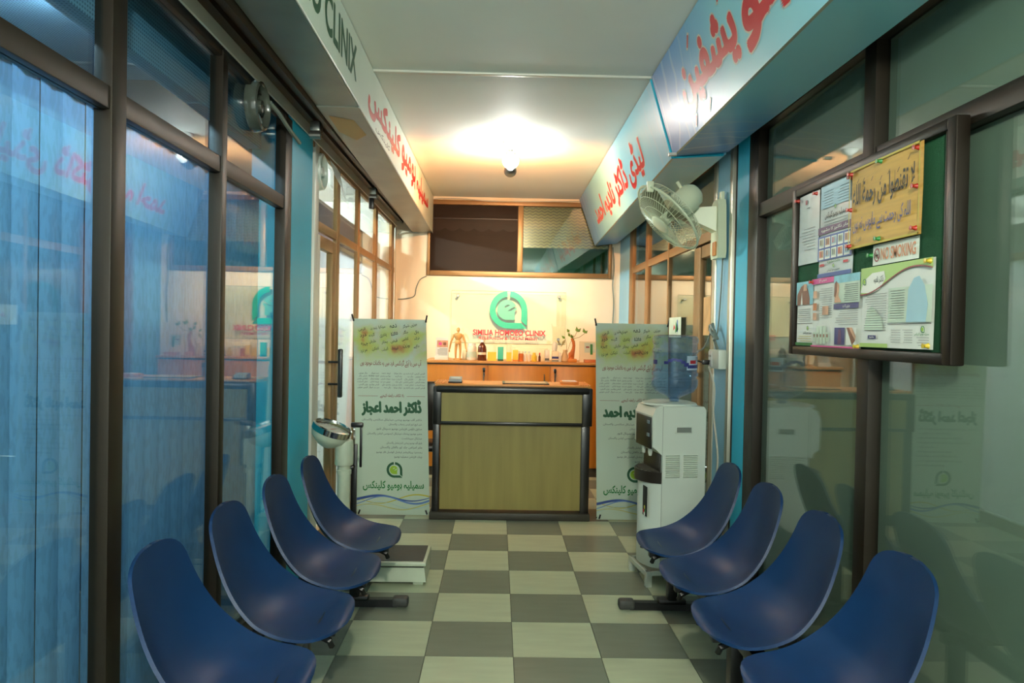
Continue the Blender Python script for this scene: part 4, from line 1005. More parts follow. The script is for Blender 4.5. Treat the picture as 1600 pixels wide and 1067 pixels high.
for p_, d_, l_, m_ in (((.70, SY + .03, TZ + .24), (-.5, 0, .4), .05, 'leaf_green'), ((.70, SY + .03, TZ + .23), (-.5, 0, -.9), .09, 'leaf_dry'), ((.77, SY + .02, TZ + .25), (.3, 0, -.5), .05, 'leaf_green'), ((.75, SY + .03, TZ + .26), (-.3, 0, .6), .05, 'leaf_green')):
    leaf(p_, d_, l_, .014, m_).build('leaf', vs_)
gp = thing('potted_ginseng', 'ginseng bonsai with thick orange root and a few green leaves', 'plant', (.77, SY, TZ))
MB().box(.73, .82, SY - .02, SY + .06, TZ, TZ + .035, 'box_orange', .006).build('pot', gp, True)
MB().tube([(.765, SY + .02, TZ + .03), (.77, SY + .02, TZ + .08), (.785, SY + .02, TZ + .13), (.79, SY + .02, TZ + .17), (.785, SY + .02, TZ + .21), (.765, SY + .02, TZ + .245)], [.03, .028, .018, .016, .016, .010], 'root_orange', 10).build('root', gp, True)
MB().sphere((.76, SY + .01, TZ + .075), .03, 'root_orange', 8, (.9, .8, 1.1)).build('root_bulb', gp, True)
for pts in ([(.77, SY + .02, TZ + .24), (.80, SY + .02, TZ + .27), (.82, SY + .02, TZ + .32)], [(.77, SY + .02, TZ + .24), (.84, SY + .01, TZ + .255), (.90, SY + .01, TZ + .30)], [(.77, SY + .02, TZ + .24), (.755, SY + .02, TZ + .27), (.74, SY + .02, TZ + .31)]):
    MB().tube(pts, .0028, 'leaf_dry', 5).build('branch', gp, True)
for p_, d_, l_ in (((.82, SY + .02, TZ + .31), (-.1, 0, 1), .06), ((.825, SY + .02, TZ + .31), (.6, 0, .7), .055), ((.895, SY + .01, TZ + .30), (-.2, 0, 1), .055), ((.90, SY + .01, TZ + .30), (.6, 0, .6), .04), ((.77, SY + .0, TZ + .245), (-.2, -.3, .6), .05), ((.74, SY + .02, TZ + .305), (-.4, 0, .6), .045)):
    leaf(p_, d_, l_, .017).build('leaf', gp)
pf = thing('photo_frame', 'small framed photograph leaning on the cabinet beside the bonsai', 'frame', (.93, SY + .1, TZ))
MB().hexa([(.86, SY + .08, TZ), (1.03, SY + .08, TZ), (1.03, SY + .095, TZ), (.86, SY + .095, TZ), (.86, SY + .12, TZ + .215), (1.03, SY + .12, TZ + .215), (1.03, SY + .135, TZ + .215), (.86, SY + .135, TZ + .215)], 'box_cream').build('frame', pf)
q = Print((.86, SY + .08, TZ), (1, 0, 0), Vector((0, .04, .215)).normalized(), Vector((0, -.98, .18)), .002)
q.rect(.05, .10, .16, .205, 'ink_palegreen'); q.rect(.11, .08, .135, .19, 'ink_midgreen', 2); q.rect(.065, .15, .10, .165, 'ink_darkred', 2)
tag(q.build('picture', pf), kind='stuff')
box_thing('red_booklet', 'pinkish booklet lying in front of the photo frame', 'booklet', .90, 1.03, .03, 'ink_orange', (), y=SY - .02, d=.09)

# ================================================================== WATER COOLER, ITS STAND AND BOTTLE
# local frame: front is -x, y along the corridor
CA = (1.046, 4.412, 0.0); CR = math.radians(8)
st = thing('cooler_stand', 'low white painted metal stand under the water cooler', 'stand', CA, CR)
for y in (-.16, .145): MB().box(-.175, .18, y, y + .015, .065, .09, 'appliance', .002).build('side_rail', st, True, local=True)
for x in (-.18, .165): MB().box(x, x + .02, -.16, .16, .06, .09, 'appliance', .002).build('cross_rail', st, True, local=True)
for x in (-.18, .15):
    for y in (-.165, .13): MB().box(x, x + .035, y, y + .035, 0, .09, 'appliance', .003).build('leg', st, True, local=True)
wc = thing('water_cooler', 'white floor-standing water cooler with black drip tray', 'water cooler', CA[:2] + (.09,), CR)
def cz(z): return z - .09
def side_prism(mb, pts, y0, y1, mat): return mb.prism([(x, y0, cz(z)) for x, z in pts], (0, y1 - y0, 0), mat)
# rear case with vertical seam, front column with tap recess
side_prism(MB(), [(-.095, .10), (.17, .10), (.17, 1.03), (.155, 1.05), (-.095, 1.055)], -.155, .155, 'appliance').build('case', wc, local=True)
head = [(-.097, .765), (-.135, .80), (-.155, .815), (-.158, .995), (-.14, 1.04), (-.097, 1.058)]
side_prism(MB(), head, -.157, .157, 'appliance').build('head', wc, local=True)
MB().box(-.162, -.154, -.14, .125, cz(.80), cz(.985), 'black_plastic', .004).build('control_panel', wc, True, local=True)
for z in (.945, .87): MB().box(-.166, -.16, -.115, -.075, cz(z), cz(z) + .02, 'terminal_grey', .002).build('button', wc, True, local=True)
MB().box(-.105, -.094, -.135, .135, cz(.62), cz(.77), 'dark_tray', .002).build('tap_recess', wc, True, local=True)
for y in (-.06, .05):
    MB().lathe([(.014, 0), (.014, -.03), (.009, -.05)], (-.135, y, cz(.80)), mat='appliance', n=10).build('tap', wc, True, local=True)
# bulged lower door
N = 10
arc = [(-.097 - .078 * math.cos(PI * (i / N - .5)) ** .6 if 0 < i < N else -.097, -.157 + .314 * i / N) for i in range(N + 1)]
low = MB().prism([(x, y, cz(.105)) for x, y in arc], (0, 0, .50), 'appliance').build('lower_door', wc, True, local=True)
arc2 = [(-.10 - .10 * math.cos(PI * (i / N - .5)) ** .6 if 0 < i < N else -.10, -.16 + .32 * i / N) for i in range(N + 1)]
MB().prism([(x, y, cz(.60)) for x, y in arc2], (0, 0, .065), 'dark_tray').build('drip_tray', wc, True, local=True)
gr = MB()
for i in range(9):
    y = -.12 + .03 * i; h_ = .085 * math.cos(y / .16 * PI / 2) ** .6
    gr.box(-.10 - h_, -.10, y - .004, y + .004, cz(.665), cz(.671), 'kick')
tag(gr.build('drip_grille', wc, local=True), kind='stuff')
# handle recess and louvres on the side that faces the viewer (y = -.155)
hd = MB().box(-.02, .085, -.161, -.155, cz(.893), cz(.940), 'appliance', .003).build('handle_recess', wc, True, local=True)
MB().box(-.012, .077, -.1625, -.160, cz(.900), cz(.930), 'recess_grey').build('handle_hollow', hd, local=True)
for x0 in (-.075, .035):
    for k in range(11):
        z = .768 - .0125 * k
        MB().prism([(x0, -.155, cz(z)), (x0, -.166, cz(z - .001)), (x0, -.155, cz(z - .009))], (.085, 0, 0), 'appliance').build('louvre', wc, local=True)
MB().box(-.0965, -.0945, -.1562, -.155, cz(.10), cz(1.05), 'recess_grey').build('seam', wc, local=True)
stk = MB().box(-.172, -.168, -.12, -.05, cz(.40), cz(.575), 'ink_black', .002).build('sticker', wc, True, local=True)
for (y, z, mm) in ((-.10, .43, 'ink_midgreen'), (-.085, .45, 'ink_yellow'), (-.07, .425, 'ink_red'), (-.085, .41, 'ink_white')):
    MB().lathe([(.012, 0), (.0, .002)], (-.172, y, cz(z)), (-1, 0, 0), mm, 10).build('fruit_print', stk, local=True)
MB().lathe([(.165, 0), (.16, .01), (.12, .02), (.10, .012)], (0, 0, cz(1.052)), mat='appliance', n=28).build('bottle_collar', wc, True, local=True)
for k in range(5): MB().box(.17, .176, -.10, .10, cz(.25 + k * .12), cz(.27 + k * .12), 'black_steel').build('rear_coil', wc, local=True)

# bottle
bt = (1.075, 4.41, 1.068)
wb_ = thing('water_bottle', 'large clear blue water bottle upside down on the cooler', 'bottle', bt)
prof = [(.028, .0), (.03, .02), (.05, .03), (.115, .06), (.133, .085), (.138, .10), (.138, .135), (.130, .143), (.130, .15), (.137, .158), (.137, .175), (.130, .183), (.130, .285), (.137, .295), (.137, .312), (.130, .32), (.130, .345), (.136, .352), (.138, .375), (.130, .392), (.10, .40), (.0, .402)]
MB().lathe(prof, bt, mat='bottle_plastic', n=40).build('bottle_wall', wb_, True)
MB().lathe([(max(r - .004, 0), z + .002) for r, z in prof if z < .30] + [(.0, .296)], bt, mat='water', n=36).build('water', wb_, True)
def cyl_patch(name, a0, a1, z0, z1, r, mat, n=14, top=None):
    vs = []; nn = n
    for i in range(nn + 1):
        a = math.radians(a0 + (a1 - a0) * i / nn); zt = z1 if top is None else top(i / nn)
        vs += [(bt[0] + r * math.cos(a), bt[1] + r * math.sin(a), bt[2] + z0), (bt[0] + r * math.cos(a), bt[1] + r * math.sin(a), bt[2] + zt)]
    return MB().add(vs, [(2 * i, 2 * i + 2, 2 * i + 3, 2 * i + 1) for i in range(nn)], mat).build(name, lb, True)
lv = [(bt[0] + .1315 * math.cos(math.radians(-72 + 6 * i)), bt[1] + .1315 * math.sin(math.radians(-72 + 6 * i)), bt[2] + z) for i in range(13) for z in (.195, .278)]
lb = MB().add(lv, [(2 * i, 2 * i + 2, 2 * i + 3, 2 * i + 1) for i in range(12)], 'label_film').build('label', wb_, True)
cyl_patch('label_print', -70, -15, .205, .225, .1322, 'ink_navy')
cyl_patch('label_print', -22, -8, .198, .232, .1324, 'ink_black')
cyl_patch('label_print', -62, -38, .232, .252, .1322, 'ink_red')
for i, (a0, a1, z0, z1) in enumerate(((-132, -120, .228, .245), (-122, -110, .24, .258), (-112, -98, .248, .263), (-100, -86, .244, .26), (-88, -76, .232, .25), (-80, -66, .215, .238))):
    cyl_patch('label_print', a0, a1, z0, z1, .1322, 'ink_navy', 4)
cyl_patch('label_print', -178, -155, .225, .25, .1322, 'ink_navy', 6)
for k in range(3): cyl_patch('label_print', -40, -14, .268 - k * .008, .271 - k * .008, .1322, 'ink_grey', 5)

# ================================================================== WEIGHING SCALE
wsx, wsy = -.62, 4.36
ws = thing('weighing_scale', 'cream upright weighing scale with round dial beside the banner stand', 'scale', (wsx, wsy, 0))
MB().hexa([(-.96, 4.21, .02), (-.384, 4.21, .02), (-.384, 4.53, .02), (-.96, 4.53, .02), (-.95, 4.22, .10), (-.395, 4.22, .10), (-.395, 4.52, .10), (-.95, 4.52, .10)], 'scale_paint').build('base', ws)
for x in (-.43, -.92):
    for y in (4.225, 4.495): MB().box(x - .03, x + .03, y, y + .025, 0, .03, 'scale_paint', .004).build('foot', ws, True)
pl = MB().box(-.80, -.382, 4.19, 4.53, .115, .14, 'scale_paint', .008).build('platform', ws, True)
MB().box(-.79, -.40, 4.21, 4.515, .1402, .1445, 'ribbed_rubber', .002).build('tread_mat', pl, True)
bx('gap_band', ws, 'black_rubber', -.94, -.40, 4.225, 4.515, .10, .116)
cxs, cys = -.90, 4.40
MB().lathe([(.038, .10), (.038, .60), (.044, .602), (.044, .625), (.038, .627), (.038, .66)], (cxs, cys, 0), mat='scale_paint', n=20).build('column', ws, True)
MB().lathe([(.052, .655), (.055, .665), (.055, .775), (.05, .80), (.03, .815)], (cxs, cys, 0), mat='scale_paint', n=20).build('neck', ws, True)
ad = Vector((.34, -.10, .93)).normalized(); hc2 = Vector((-.985, cys - .01, .835))
MB().lathe([(.03, -.075), (.06, -.06), (.105, -.02), (.112, 0), (.112, .02)], hc2, ad, 'scale_paint', 30).build('dial_bowl', ws, True)
rim = MB().lathe([(.112, .018), (.118, .02), (.118, .055), (.108, .06), (.106, .05)], hc2, ad, 'chrome', 30, False).build('chrome_rim', ws, True)
MB().lathe([(.107, .03), (.0, .031)], hc2, ad, 'paper', 30, False).build('dial_face', ws, True)
MB().lathe([(.107, .050), (.06, .056), (.0, .058)], hc2, ad, 'plate_glass', 24, False).build('dial_glass', ws, True)
q1 = Vector((0, 0, 1)).rotation_difference(ad); tk = MB()
for k in range(24):
    a = 2 * PI * k / 24; u = q1 @ Vector((math.cos(a), math.sin(a), 0)); w = q1 @ Vector((-math.sin(a), math.cos(a), 0)); c = hc2 + ad * .033
    tk.add([c + u * .08 - w * .0015, c + u * .098 - w * .0015, c + u * .098 + w * .0015, c + u * .08 + w * .0015], [(0, 1, 2, 3)], 'ink_black')
tag(tk.build('dial_marks', ws), kind='stuff')
c = hc2 + ad * .037; u = q1 @ Vector((.5, .86, 0)); w = q1 @ Vector((-.86, .5, 0))
MB().add([c - w * .004, c + u * .085, c + w * .004, c - u * .02], [(0, 1, 2, 3)], 'ink_red').build('needle', ws)
ro = MB().box(-.870, -.835, 4.455, 4.475, .14, .77, 'black_plastic', .003).build('height_rod', ws, True)
MB().box(-.860, -.848, 4.457, 4.467, .77, .90, 'chrome').build('inner_rod', ro)
MB().box(-.875, -.80, 4.445, 4.475, .872, .902, 'black_plastic', .008).build('head_arm', ro, True)
MB().box(-.82, -.805, 4.452, 4.465, .63, .88, 'black_plastic', .004).build('folded_flap', ro, True)
MB().box(-.905, -.845, 4.41, 4.465, .625, .645, 'black_plastic', .004).build('rod_clamp', ws, True)

# ================================================================== WALL FAN
fn = thing('wall_fan', 'cream oscillating wall fan tilted down from the blue side panel', 'fan', (GX, 4.40, 2.1))
MB().prism([(GX - .002, 4.33, 1.93), (GX - .002, 4.46, 1.93), (GX - .002, 4.475, 1.97), (GX - .002, 4.46, 2.26), (GX - .002, 4.43, 2.28), (GX - .002, 4.35, 2.28), (GX - .002, 4.335, 2.24), (GX - .002, 4.315, 1.97)], (-.05, 0, 0), 'cream_plastic').build('wall_plate', fn, True)
MB().box(GX - .062, GX - .05, 4.35, 4.41, 1.945, 2.03, 'box_orange', .006).build('switch_panel', fn, True)
MB().box(GX - .03, GX - .005, 4.36, 4.40, 2.28, 2.33, 'cream_plastic', .006).build('pull_lug', fn, True)
pv = Vector((1.145, 4.43, 2.195))
MB().hexa([(GX - .05, 4.36, 2.09), (GX - .05, 4.46, 2.09), tuple(pv + Vector((0, .03, -.03))), tuple(pv + Vector((0, -.03, -.03))), (GX - .05, 4.36, 2.24), (GX - .05, 4.46, 2.24), tuple(pv + Vector((0, .03, .04))), tuple(pv + Vector((0, -.03, .04)))], 'cream_plastic').lathe([(.038, -.034), (.038, .034)], pv, (0, 1, 0), 'cream_plastic', 16).build('arm', fn, True)
MB().lathe([(.014, -.04), (.014, -.034)], pv, (0, 1, 0), 'black_plastic', 10).build('pivot_screw', fn, True)
fa = Vector((-.72, -.10, -.68)).normalized(); fc = Vector((.985, 4.30, 2.155))       # axis towards the front, centre of the cage
MB().lathe([(.0, -.245), (.05, -.24), (.072, -.215), (.078, -.17), (.078, -.075), (.085, -.07), (.085, -.058), (.04, -.055)], fc, fa, 'cream_plastic', 24).build('motor_housing', fn, True)
MB().tube([tuple(fc - fa * .10 + Vector((.02, 0, -.08))), tuple(pv)], .026, 'cream_plastic', 8).build('tilt_neck', fn, True)
kn = fc - fa * .16; MB().tube([tuple(kn + Vector((-.03, 0, .06))), tuple(kn + Vector((-.06, 0, .105)))], .010, 'cream_plastic', 8).build('oscillation_knob', fn, True)
qf = Vector((0, 0, 1)).rotation_difference(fa)
def fp(r, z, a): return fc + qf @ Vector((r * math.cos(a), r * math.sin(a), z))
RC = .235
def ringpts(r, z, n=40): return [fp(r, z, 2 * PI * i / n) for i in range(n)]
MB().tube(ringpts(RC, 0), .0075, 'cream_plastic', 6, closed=True).build('cage_rim', fn, True)
fg = MB(); rg = MB()
for k in range(60):
    a = 2 * PI * k / 60
    fg.tube([fp(.055, .062, a), fp(.12, .058, a + .05), fp(.19, .040, a + .08), fp(RC, .003, a + .1)], .0014, 'cream_plastic', 3, False)
    rg.tube([fp(.08, -.065, a), fp(.15, -.07, a), fp(.215, -.05, a), fp(RC, -.003, a)], .0014, 'cream_plastic', 3, False)
for r, z in ((.13, .055), (.19, .041)): fg.tube(ringpts(r, z), .0018, 'cream_plastic', 3, closed=True)
for r, z in ((.15, -.07), (.215, -.05)): rg.tube(ringpts(r, z), .0018, 'cream_plastic', 3, closed=True)
tag(fg.build('front_grille', fn, True), kind='stuff'); tag(rg.build('rear_grille', fn, True), kind='stuff')
MB().lathe([(.062, .056), (.062, .064), (.05, .070), (.0, .071)], fc, fa, 'cream_plastic', 24).build('hub_badge', fn, True)
MB().lathe([(.03, -.05), (.034, .03), (.02, .04), (.0, .042)], fc, fa, 'cream_plastic', 16).build('blade_hub', fn, True)
for k in range(3):
    a0 = 2 * PI * k / 3 + .4; rows = []
    for i in range(6):
        r = .03 + .18 * i / 5; w = .25 + .55 * math.sin(PI * min(1, (i + 1) / 5) * .6)
        rows.append([fp(r, -.035 + .06 * j / 4, a0 + w * (j / 4 - .5) * 1.5) for j in range(5)])
    MB().add([p for r in rows for p in r], [(i * 5 + j, i * 5 + j + 1, (i + 1) * 5 + j + 1, (i + 1) * 5 + j) for i in range(5) for j in range(4)], 'blade_smoke').build('blade', fn, True)
MB().box(-.02, .02, -.012, .012, -.03, .03, 'cream_plastic', .005).build('cage_clip', fn, True, local=True).location = fp(RC, .0, -.3) - Vector(fn.location)

# socket box, plug, cables on the blue side panel
sx = thing('socket_box', 'white surface-mounted socket box on the light blue side panel', 'socket', (GX, 4.4, 1.33))
MB().box(GX - .04, GX + .008, 4.30, 4.50, 1.27, 1.385, 'appliance', .006).build('box', sx, True)
MB().box(GX - .046, GX - .04, 4.42, 4.49, 1.28, 1.375, 'paper', .003).build('face_plate', sx, True)
for y, z in ((4.44, 1.345), (4.47, 1.345), (4.455, 1.315)): MB().box(GX - .047, GX - .0455, y - .006, y + .006, z - .006, z + .006, 'black_plastic').build('socket_hole', sx)
MB().box(GX - .09, GX - .047, 4.455, 4.485, 1.29, 1.32, 'black_plastic', .005).build('plug', sx, True)
def cable(label, pts, r, mat, n=6, name='cable'):
    t = MB().tube([c_[:3] for c_ in catmull([tuple(p) for p in pts], 5)], r, mat, 6).build(name, None, True); tag(t, label, 'cable'); return t
cable('thin white cable running down from the wall fan to the socket box', [(GX - .004, 4.38, 1.93), (GX - .003, 4.40, 1.75), (GX - .003, 4.42, 1.62), (GX - .004, 4.44, 1.52), (GX - .01, 4.45, 1.46)], .004, 'cable_grey')
cable('tangled knot of cord bundled above the socket box', [(GX - .03, 4.52, 1.50), (GX - .05, 4.44, 1.53), (GX - .03, 4.36, 1.45), (GX - .06, 4.40, 1.49), (GX - .03, 4.46, 1.54), (GX - .05, 4.36, 1.44), (GX - .03, 4.42, 1.50), (GX - .05, 4.38, 1.47), (GX - .02, 4.39, 1.388)], .009, 'cable_grey')
cable('dark cable from the socket box plug to the water cooler', [(GX - .09, 4.47, 1.305), (GX - .12, 4.50, 1.31), (GX - .14, 4.52, 1.28)], .005, 'black_plastic')
cable('loose white cable hanging from the socket box behind the cooler', [(GX - .05, 4.46, 1.28), (GX - .015, 4.45, 1.15), (GX - .012, 4.47, 1.0), (GX - .012, 4.40, .85), (GX - .012, 4.36, .72), (GX - .012, 4.40, .55)], .006, 'cable_white')
cable('grey cord looping from the bundled cord towards the bottle', [(GX - .04, 4.48, 1.48), (GX - .06, 4.52, 1.40), (GX - .08, 4.58, 1.37), (GX - .10, 4.66, 1.35)], .005, 'cable_grey')
cable('white cable along the top of the high back window', [(-.80, YB - .03, 2.90), (-.5, YB - .035, 2.915), (-.1, YB - .035, 2.895), (.4, YB - .035, 2.90), (.88, YB - .035, 2.915)], .007, 'cable_white')
cable('thin cable running down the cream wall from the window corner', [(-.79, YB - .006, 2.06), (-.86, YB - .006, 2.02), (-.90, YB - .006, 1.93), (-.92, YB - .006, 1.84), (-1.0, YB - .006, 1.81), (-1.10, YB - .006, 1.80)], .006, 'cable_grey')
cable('cable pair sagging under the sign at the cream wall', [(-.76, YB - .02, 2.56), (-.90, YB - .02, 2.53), (-1.02, YB - .02, 2.535), (-1.11, YB - .02, 2.51)], .008, 'cable_white')
cable('cable hanging down the right edge of the cream wall', [(1.26, YB - .01, 2.42), (1.275, YB - .01, 2.2), (1.265, YB - .01, 2.0), (1.28, YB - .01, 1.8), (1.27, YB - .01, 1.5)], .006, 'cable_grey')
cable('dark cable hanging from the smoky vent fan to the shutter channel', [(LX + .01, 3.625, 2.565), (LX + .03, 3.72, 2.535), (LX + .04, 3.85, 2.50), (LX + .05, 4.02, 2.47)], .011, 'cable_grey')
# sticker on the far right glass
sg = thing('glass_sticker', 'square colourful sticker on the glass above the water bottle', 'sticker', (GX, 5.75, 1.5))
MB().box(GX - .003, GX - .0005, 5.35, 5.72, 1.45, 1.60, 'ink_palegreen').build('film', sg)
q = Print((GX - .003, 5.72, 1.45), (0, -1, 0), (0, 0, 1), (-1, 0, 0), .001)
q.poly([(.14, .05), (.20, .07), (.16, .10)], 'ink_red'); q.poly([(.2, .03), (.30, .06), (.22, .12)], 'ink_midgreen'); q.rect(.25, .04, .28, .13, 'ink_blue')
tag(q.build('print', sg), kind='stuff')
# paper notice on the glass door of the right far shop
bn = thing('paper_notice', 'faded orange poster on the door glass behind the wall fan', 'poster', (GX, 4.75, 1.6))
MB().box(GX + .020, GX + .0235, 4.66, 4.85, 1.47, 1.72, 'poster_faded').build('sheet', bn)

# ================================================================== GLASS LOGO PLATE
gp_ = thing('logo_plate', 'clear glass plate with teal logo and red lettering fixed on the cream wall', 'sign', (.12, 8.05, 1.6))
PY = 8.045
bx('plate', gp_, 'plate_glass', -.505, .745, PY, PY + .008, 1.335, 1.905)
MB().tube([(-.505, PY - .001, 1.335), (-.505, PY - .001, 1.905), (.745, PY - .001, 1.905), (.745, PY - .001, 1.335)], .0022, 'glass_edge', 4, closed=True).build('plate_edge', gp_)
for x, z in ((-.435, 1.85), (.67, 1.857), (-.435, 1.39), (.67, 1.39)):
    MB().lathe([(.013, -.012), (.016, -.008), (.016, 0), (.010, .0), (.010, .075)], (x, PY - .001, z), (0, 1, 0), 'steel_dull', 14).build('standoff_bolt', gp_, True)
def solid_print(o, th): 
    mo = o.modifiers.new('thickness', 'SOLIDIFY'); mo.thickness = th; mo.offset = 1.0; return o
p = Print((0, PY - .003, 0), (1, 0, 0), (0, 0, 1), (0, -1, 0), .001)
p.logo(.118, 1.705, .205, 'logo_teal', 'logo_pale', 1, True); solid_print(p.build('emblem', gp_), .004)
p = Print((0, PY - .003, 0), (1, 0, 0), (0, 0, 1), (0, -1, 0), .001)
p.text('SIMILIA HOMOEO CLINIX', -.265, 1.424, .53, 1.485, 'sign_red', 1, bold=.03); solid_print(p.build('lettering', gp_), .004)
p = Print((0, PY - .003, 0), (1, 0, 0), (0, 0, 1), (0, -1, 0), .001)
p.text('RESEARCH & TREATMENT', -.20, 1.374, .45, 1.406, 'sign_red', 1, bold=.004); solid_print(p.build('lettering', gp_), .003)

# ================================================================== NOTICE BOARD
NX = RX - .03
nbd = thing('notice_board', 'green felt notice board in a dark brown frame on the frosted shop window', 'notice board', (RX, 2.68, 1.40))
MB().box(NX + .005, RX - .001, 2.12, 3.28, 1.42, 2.10, 'felt_green').build('felt', nbd)
for nm, a in (('left', (3.25, 3.29, 1.395, 2.125)), ('right', (2.105, 2.15, 1.395, 2.125))):
    MB().box(NX - .015, RX - .001, a[0], a[1], a[2], a[3], 'bronze_dark', .006).build('frame_side', nbd, True)
for a in ((1.395, 1.432), (2.09, 2.125)):
    MB().box(NX - .015, RX - .001, 2.15, 3.25, a[0], a[1], 'bronze_dark', .006).build('frame_rail', nbd, True)
MB().box(NX - .012, NX - .002, 2.15, 2.16, 1.432, 2.09, 'bronze', .003).build('glazing_bead', nbd, True)
BXX = NX + .004
def paper(name, label, cat, y0, y1, z0, z1, mat='paper', off=.004, curl=.008, pins=(), pin='pin_red', skew=0.0):
    """y0 far edge, y1 near edge"""
    X = BXX - off; t = thing(name, label, cat, (X, (y0 + y1) / 2, z0)); W = y0 - y1; H = z1 - z0; n = 8
    rows = []
    for i in range(n + 1):
        for j in range(3):
            bend = curl * (math.sin(PI * i / n) * .5 + (.5 if j == 0 else 0) * (i / n - .5) ** 2 * 2)
            rows.append((X - bend, y0 - W * i / n, z0 + H * j / 2 + skew * i / n))
    k = len(rows); vs = rows + [(x + .0012, y, z) for x, y, z in rows]
    fs = [(i * 3 + j, i * 3 + j + 1, (i + 1) * 3 + j + 1, (i + 1) * 3 + j) for i in range(n) for j in range(2)]
    MB().add(vs, fs + [tuple(k + q for q in f[::-1]) for f in fs], mat).build('sheet', t, True)
    for (py, pz, pm) in pins:
        MB().lathe([(.009, 0), (.007, .004), (.005, .012), (.008, .018), (.0, .019)], (X - .008, y0 - W * py, z0 + H * pz), (-1, 0, 0), pm, 10).build('push_pin', t, True)
    pr = Print((X - curl * .75 - .0008, y0, z0), Vector((0, -1, skew / W)).normalized(), (0, 0, 1), (-1, 0, 0), .0008)
    return t, pr, W, H
# 1 plain letter
t, p, W, H = paper('letter', 'plain laminated white letter pinned in the upper far corner of the notice board', 'paper', 3.235, 3.035, 1.785, 2.085, 'paper_gloss', pins=((.03, .95, 'pin_red'), (.95, .95, 'pin_red')))
p.rect(.075, .255, .095, .275, 'ink_darkred'); p.lines(.02, .18, .15, .06, 8, 'ink_grey', th=.0018, ragged=.5); p.rect(.09, .238, .12, .241, 'ink_grey'); tag(p.build('print', t), kind='stuff')
# 2 purple poster
t, p, W, H = paper('clinic_poster', 'tall clinic poster with purple band and two rows of small pictures', 'poster', 3.025, 2.735, 1.715, 2.10, 'paper_gloss', pins=((.97, .93, 'pin_red'),))
p.rect(.02, .28, W - .02, .37, 'ink_paleblue'); p.lines(.03, .13, .345, .29, 6, 'ink_grey', th=.002); p.lines(.16, .27, .345, .29, 6, 'ink_grey', th=.002)
p.text('سمیلیہ ہومیو کلینکس', .06, .232, .24, .262, 'ink_black', 2, bold=.02); p.logo(.15, .275, .009, 'ink_midgreen', 'ink_lime'); p.lines(.05, .25, .224, .212, 2, 'ink_grey', th=.002)
p.rect(0, .176, W, .205, 'ink_purple'); p.text('ماہر ڈاکٹرز کا مشورہ', .03, .182, .26, .200, 'ink_white', 2, bold=.02)
p.rect(0, .068, W, .168, 'ink_blue')
for r_ in range(2):
    for c_ in range(5):
        x = .012 + c_ * .055; y = .120 - r_ * .047
        p.rect(x, y, x + .046, y + .040, 'ink_white', 2); p.rect(x + .005, y + .008, x + .041, y + .036, ('ink_palegreen', 'ink_skin', 'ink_paleblue')[(c_ + r_) % 3], 3)
        p.rect(x + .013, y + .012, x + .02, y + .034, ('ink_brown', 'ink_red', 'ink_grey')[(c_ * 2 + r_) % 3], 4); p.rect(x + .027, y + .012, x + .033, y + .032, ('ink_skin', 'ink_brown')[(c_ + r_) % 2], 4)
p.text('مفت مشورہ', .09, .052, .2, .066, 'ink_midgreen', 2, bold=.02); p.logo(.145, .042, .008, 'ink_midgreen', 'ink_lime'); p.rect(.02, .045, .06, .055, 'ink_red'); p.rect(.225, .045, .265, .055, 'ink_red')
p.text('سمیلیہ ہومیو کلینکس', .09, .020, .20, .032, 'ink_grey', 2, bold=.02); p.rect(0, 0, W, .016, 'ink_blue'); tag(p.build('print', t), kind='stuff')
# 3 bamboo calligraphy mat
t, p, W, H = paper('calligraphy_mat', 'yellow bamboo mat with hand-painted black and blue calligraphy', 'mat', 2.728, 2.268, 1.80, 2.092, 'bamboo', .018, .012, pins=((.03, .95, 'pin_red'), (.97, .93, 'pin_red'), (.03, .5, 'pin_red'), (.96, .52, 'pin_red'), (.03, .04, 'pin_red'), (.96, .07, 'pin_red'), (.48, .96, 'pin_green'), (.48, .05, 'pin_green')))
for a in ((0, 0, W, .007), (0, H - .007, W, H), (0, 0, .006, H), (W - .006, 0, W, H)): p.rect(*a, 'bamboo_edge')
p.text('لا تقنطوا من رحمة الله', .03, .135, .435, .235, 'ink_black', 2, bold=.018)
for x, y in ((.10, .232), (.16, .226), (.22, .215), (.27, .226), (.33, .22), (.39, .246), (.06, .236)): p.poly([(x, y), (x + .004, y), (x + .016, y + .014), (x + .012, y + .014)], 'ink_black', 2)
p.text('اللہ کی رحمت سے مایوس نہ ہوں', .035, .05, .415, .115, 'ink_navy', 2, bold=.012); p.text('القرآن', .05, .018, .10, .040, 'ink_grey', 2)
tag(p.build('calligraphy', t), kind='stuff')
# 4 NO SMOKING
t, p, W, H = paper('warning_strip', 'narrow NO SMOKING strip pinned under the bamboo mat', 'sign', 2.585, 2.30, 1.728, 1.80, 'sign_white', .006, .003, pins=((.03, .5, 'pin_green'),))
p.text('NO SMOKING', .062, .014, .275, .056, 'ink_orange', 2, bold=.02)
n_ = 20; oa = [(.035 + .02 * math.cos(2 * PI * i / n_), .035 + .024 * math.sin(2 * PI * i / n_)) for i in range(n_ + 1)]; ia = [(.035 + .015 * math.cos(2 * PI * i / n_), .035 + .019 * math.sin(2 * PI * i / n_)) for i in range(n_ + 1)]
p.strip(oa, ia, 'ink_darkred', 2); p.rect(.025, .032, .045, .037, 'ink_black', 2); p.poly([(.022, .047), (.025, .05), (.049, .022), (.046, .019)], 'ink_darkred', 3); tag(p.build('print', t), kind='stuff')
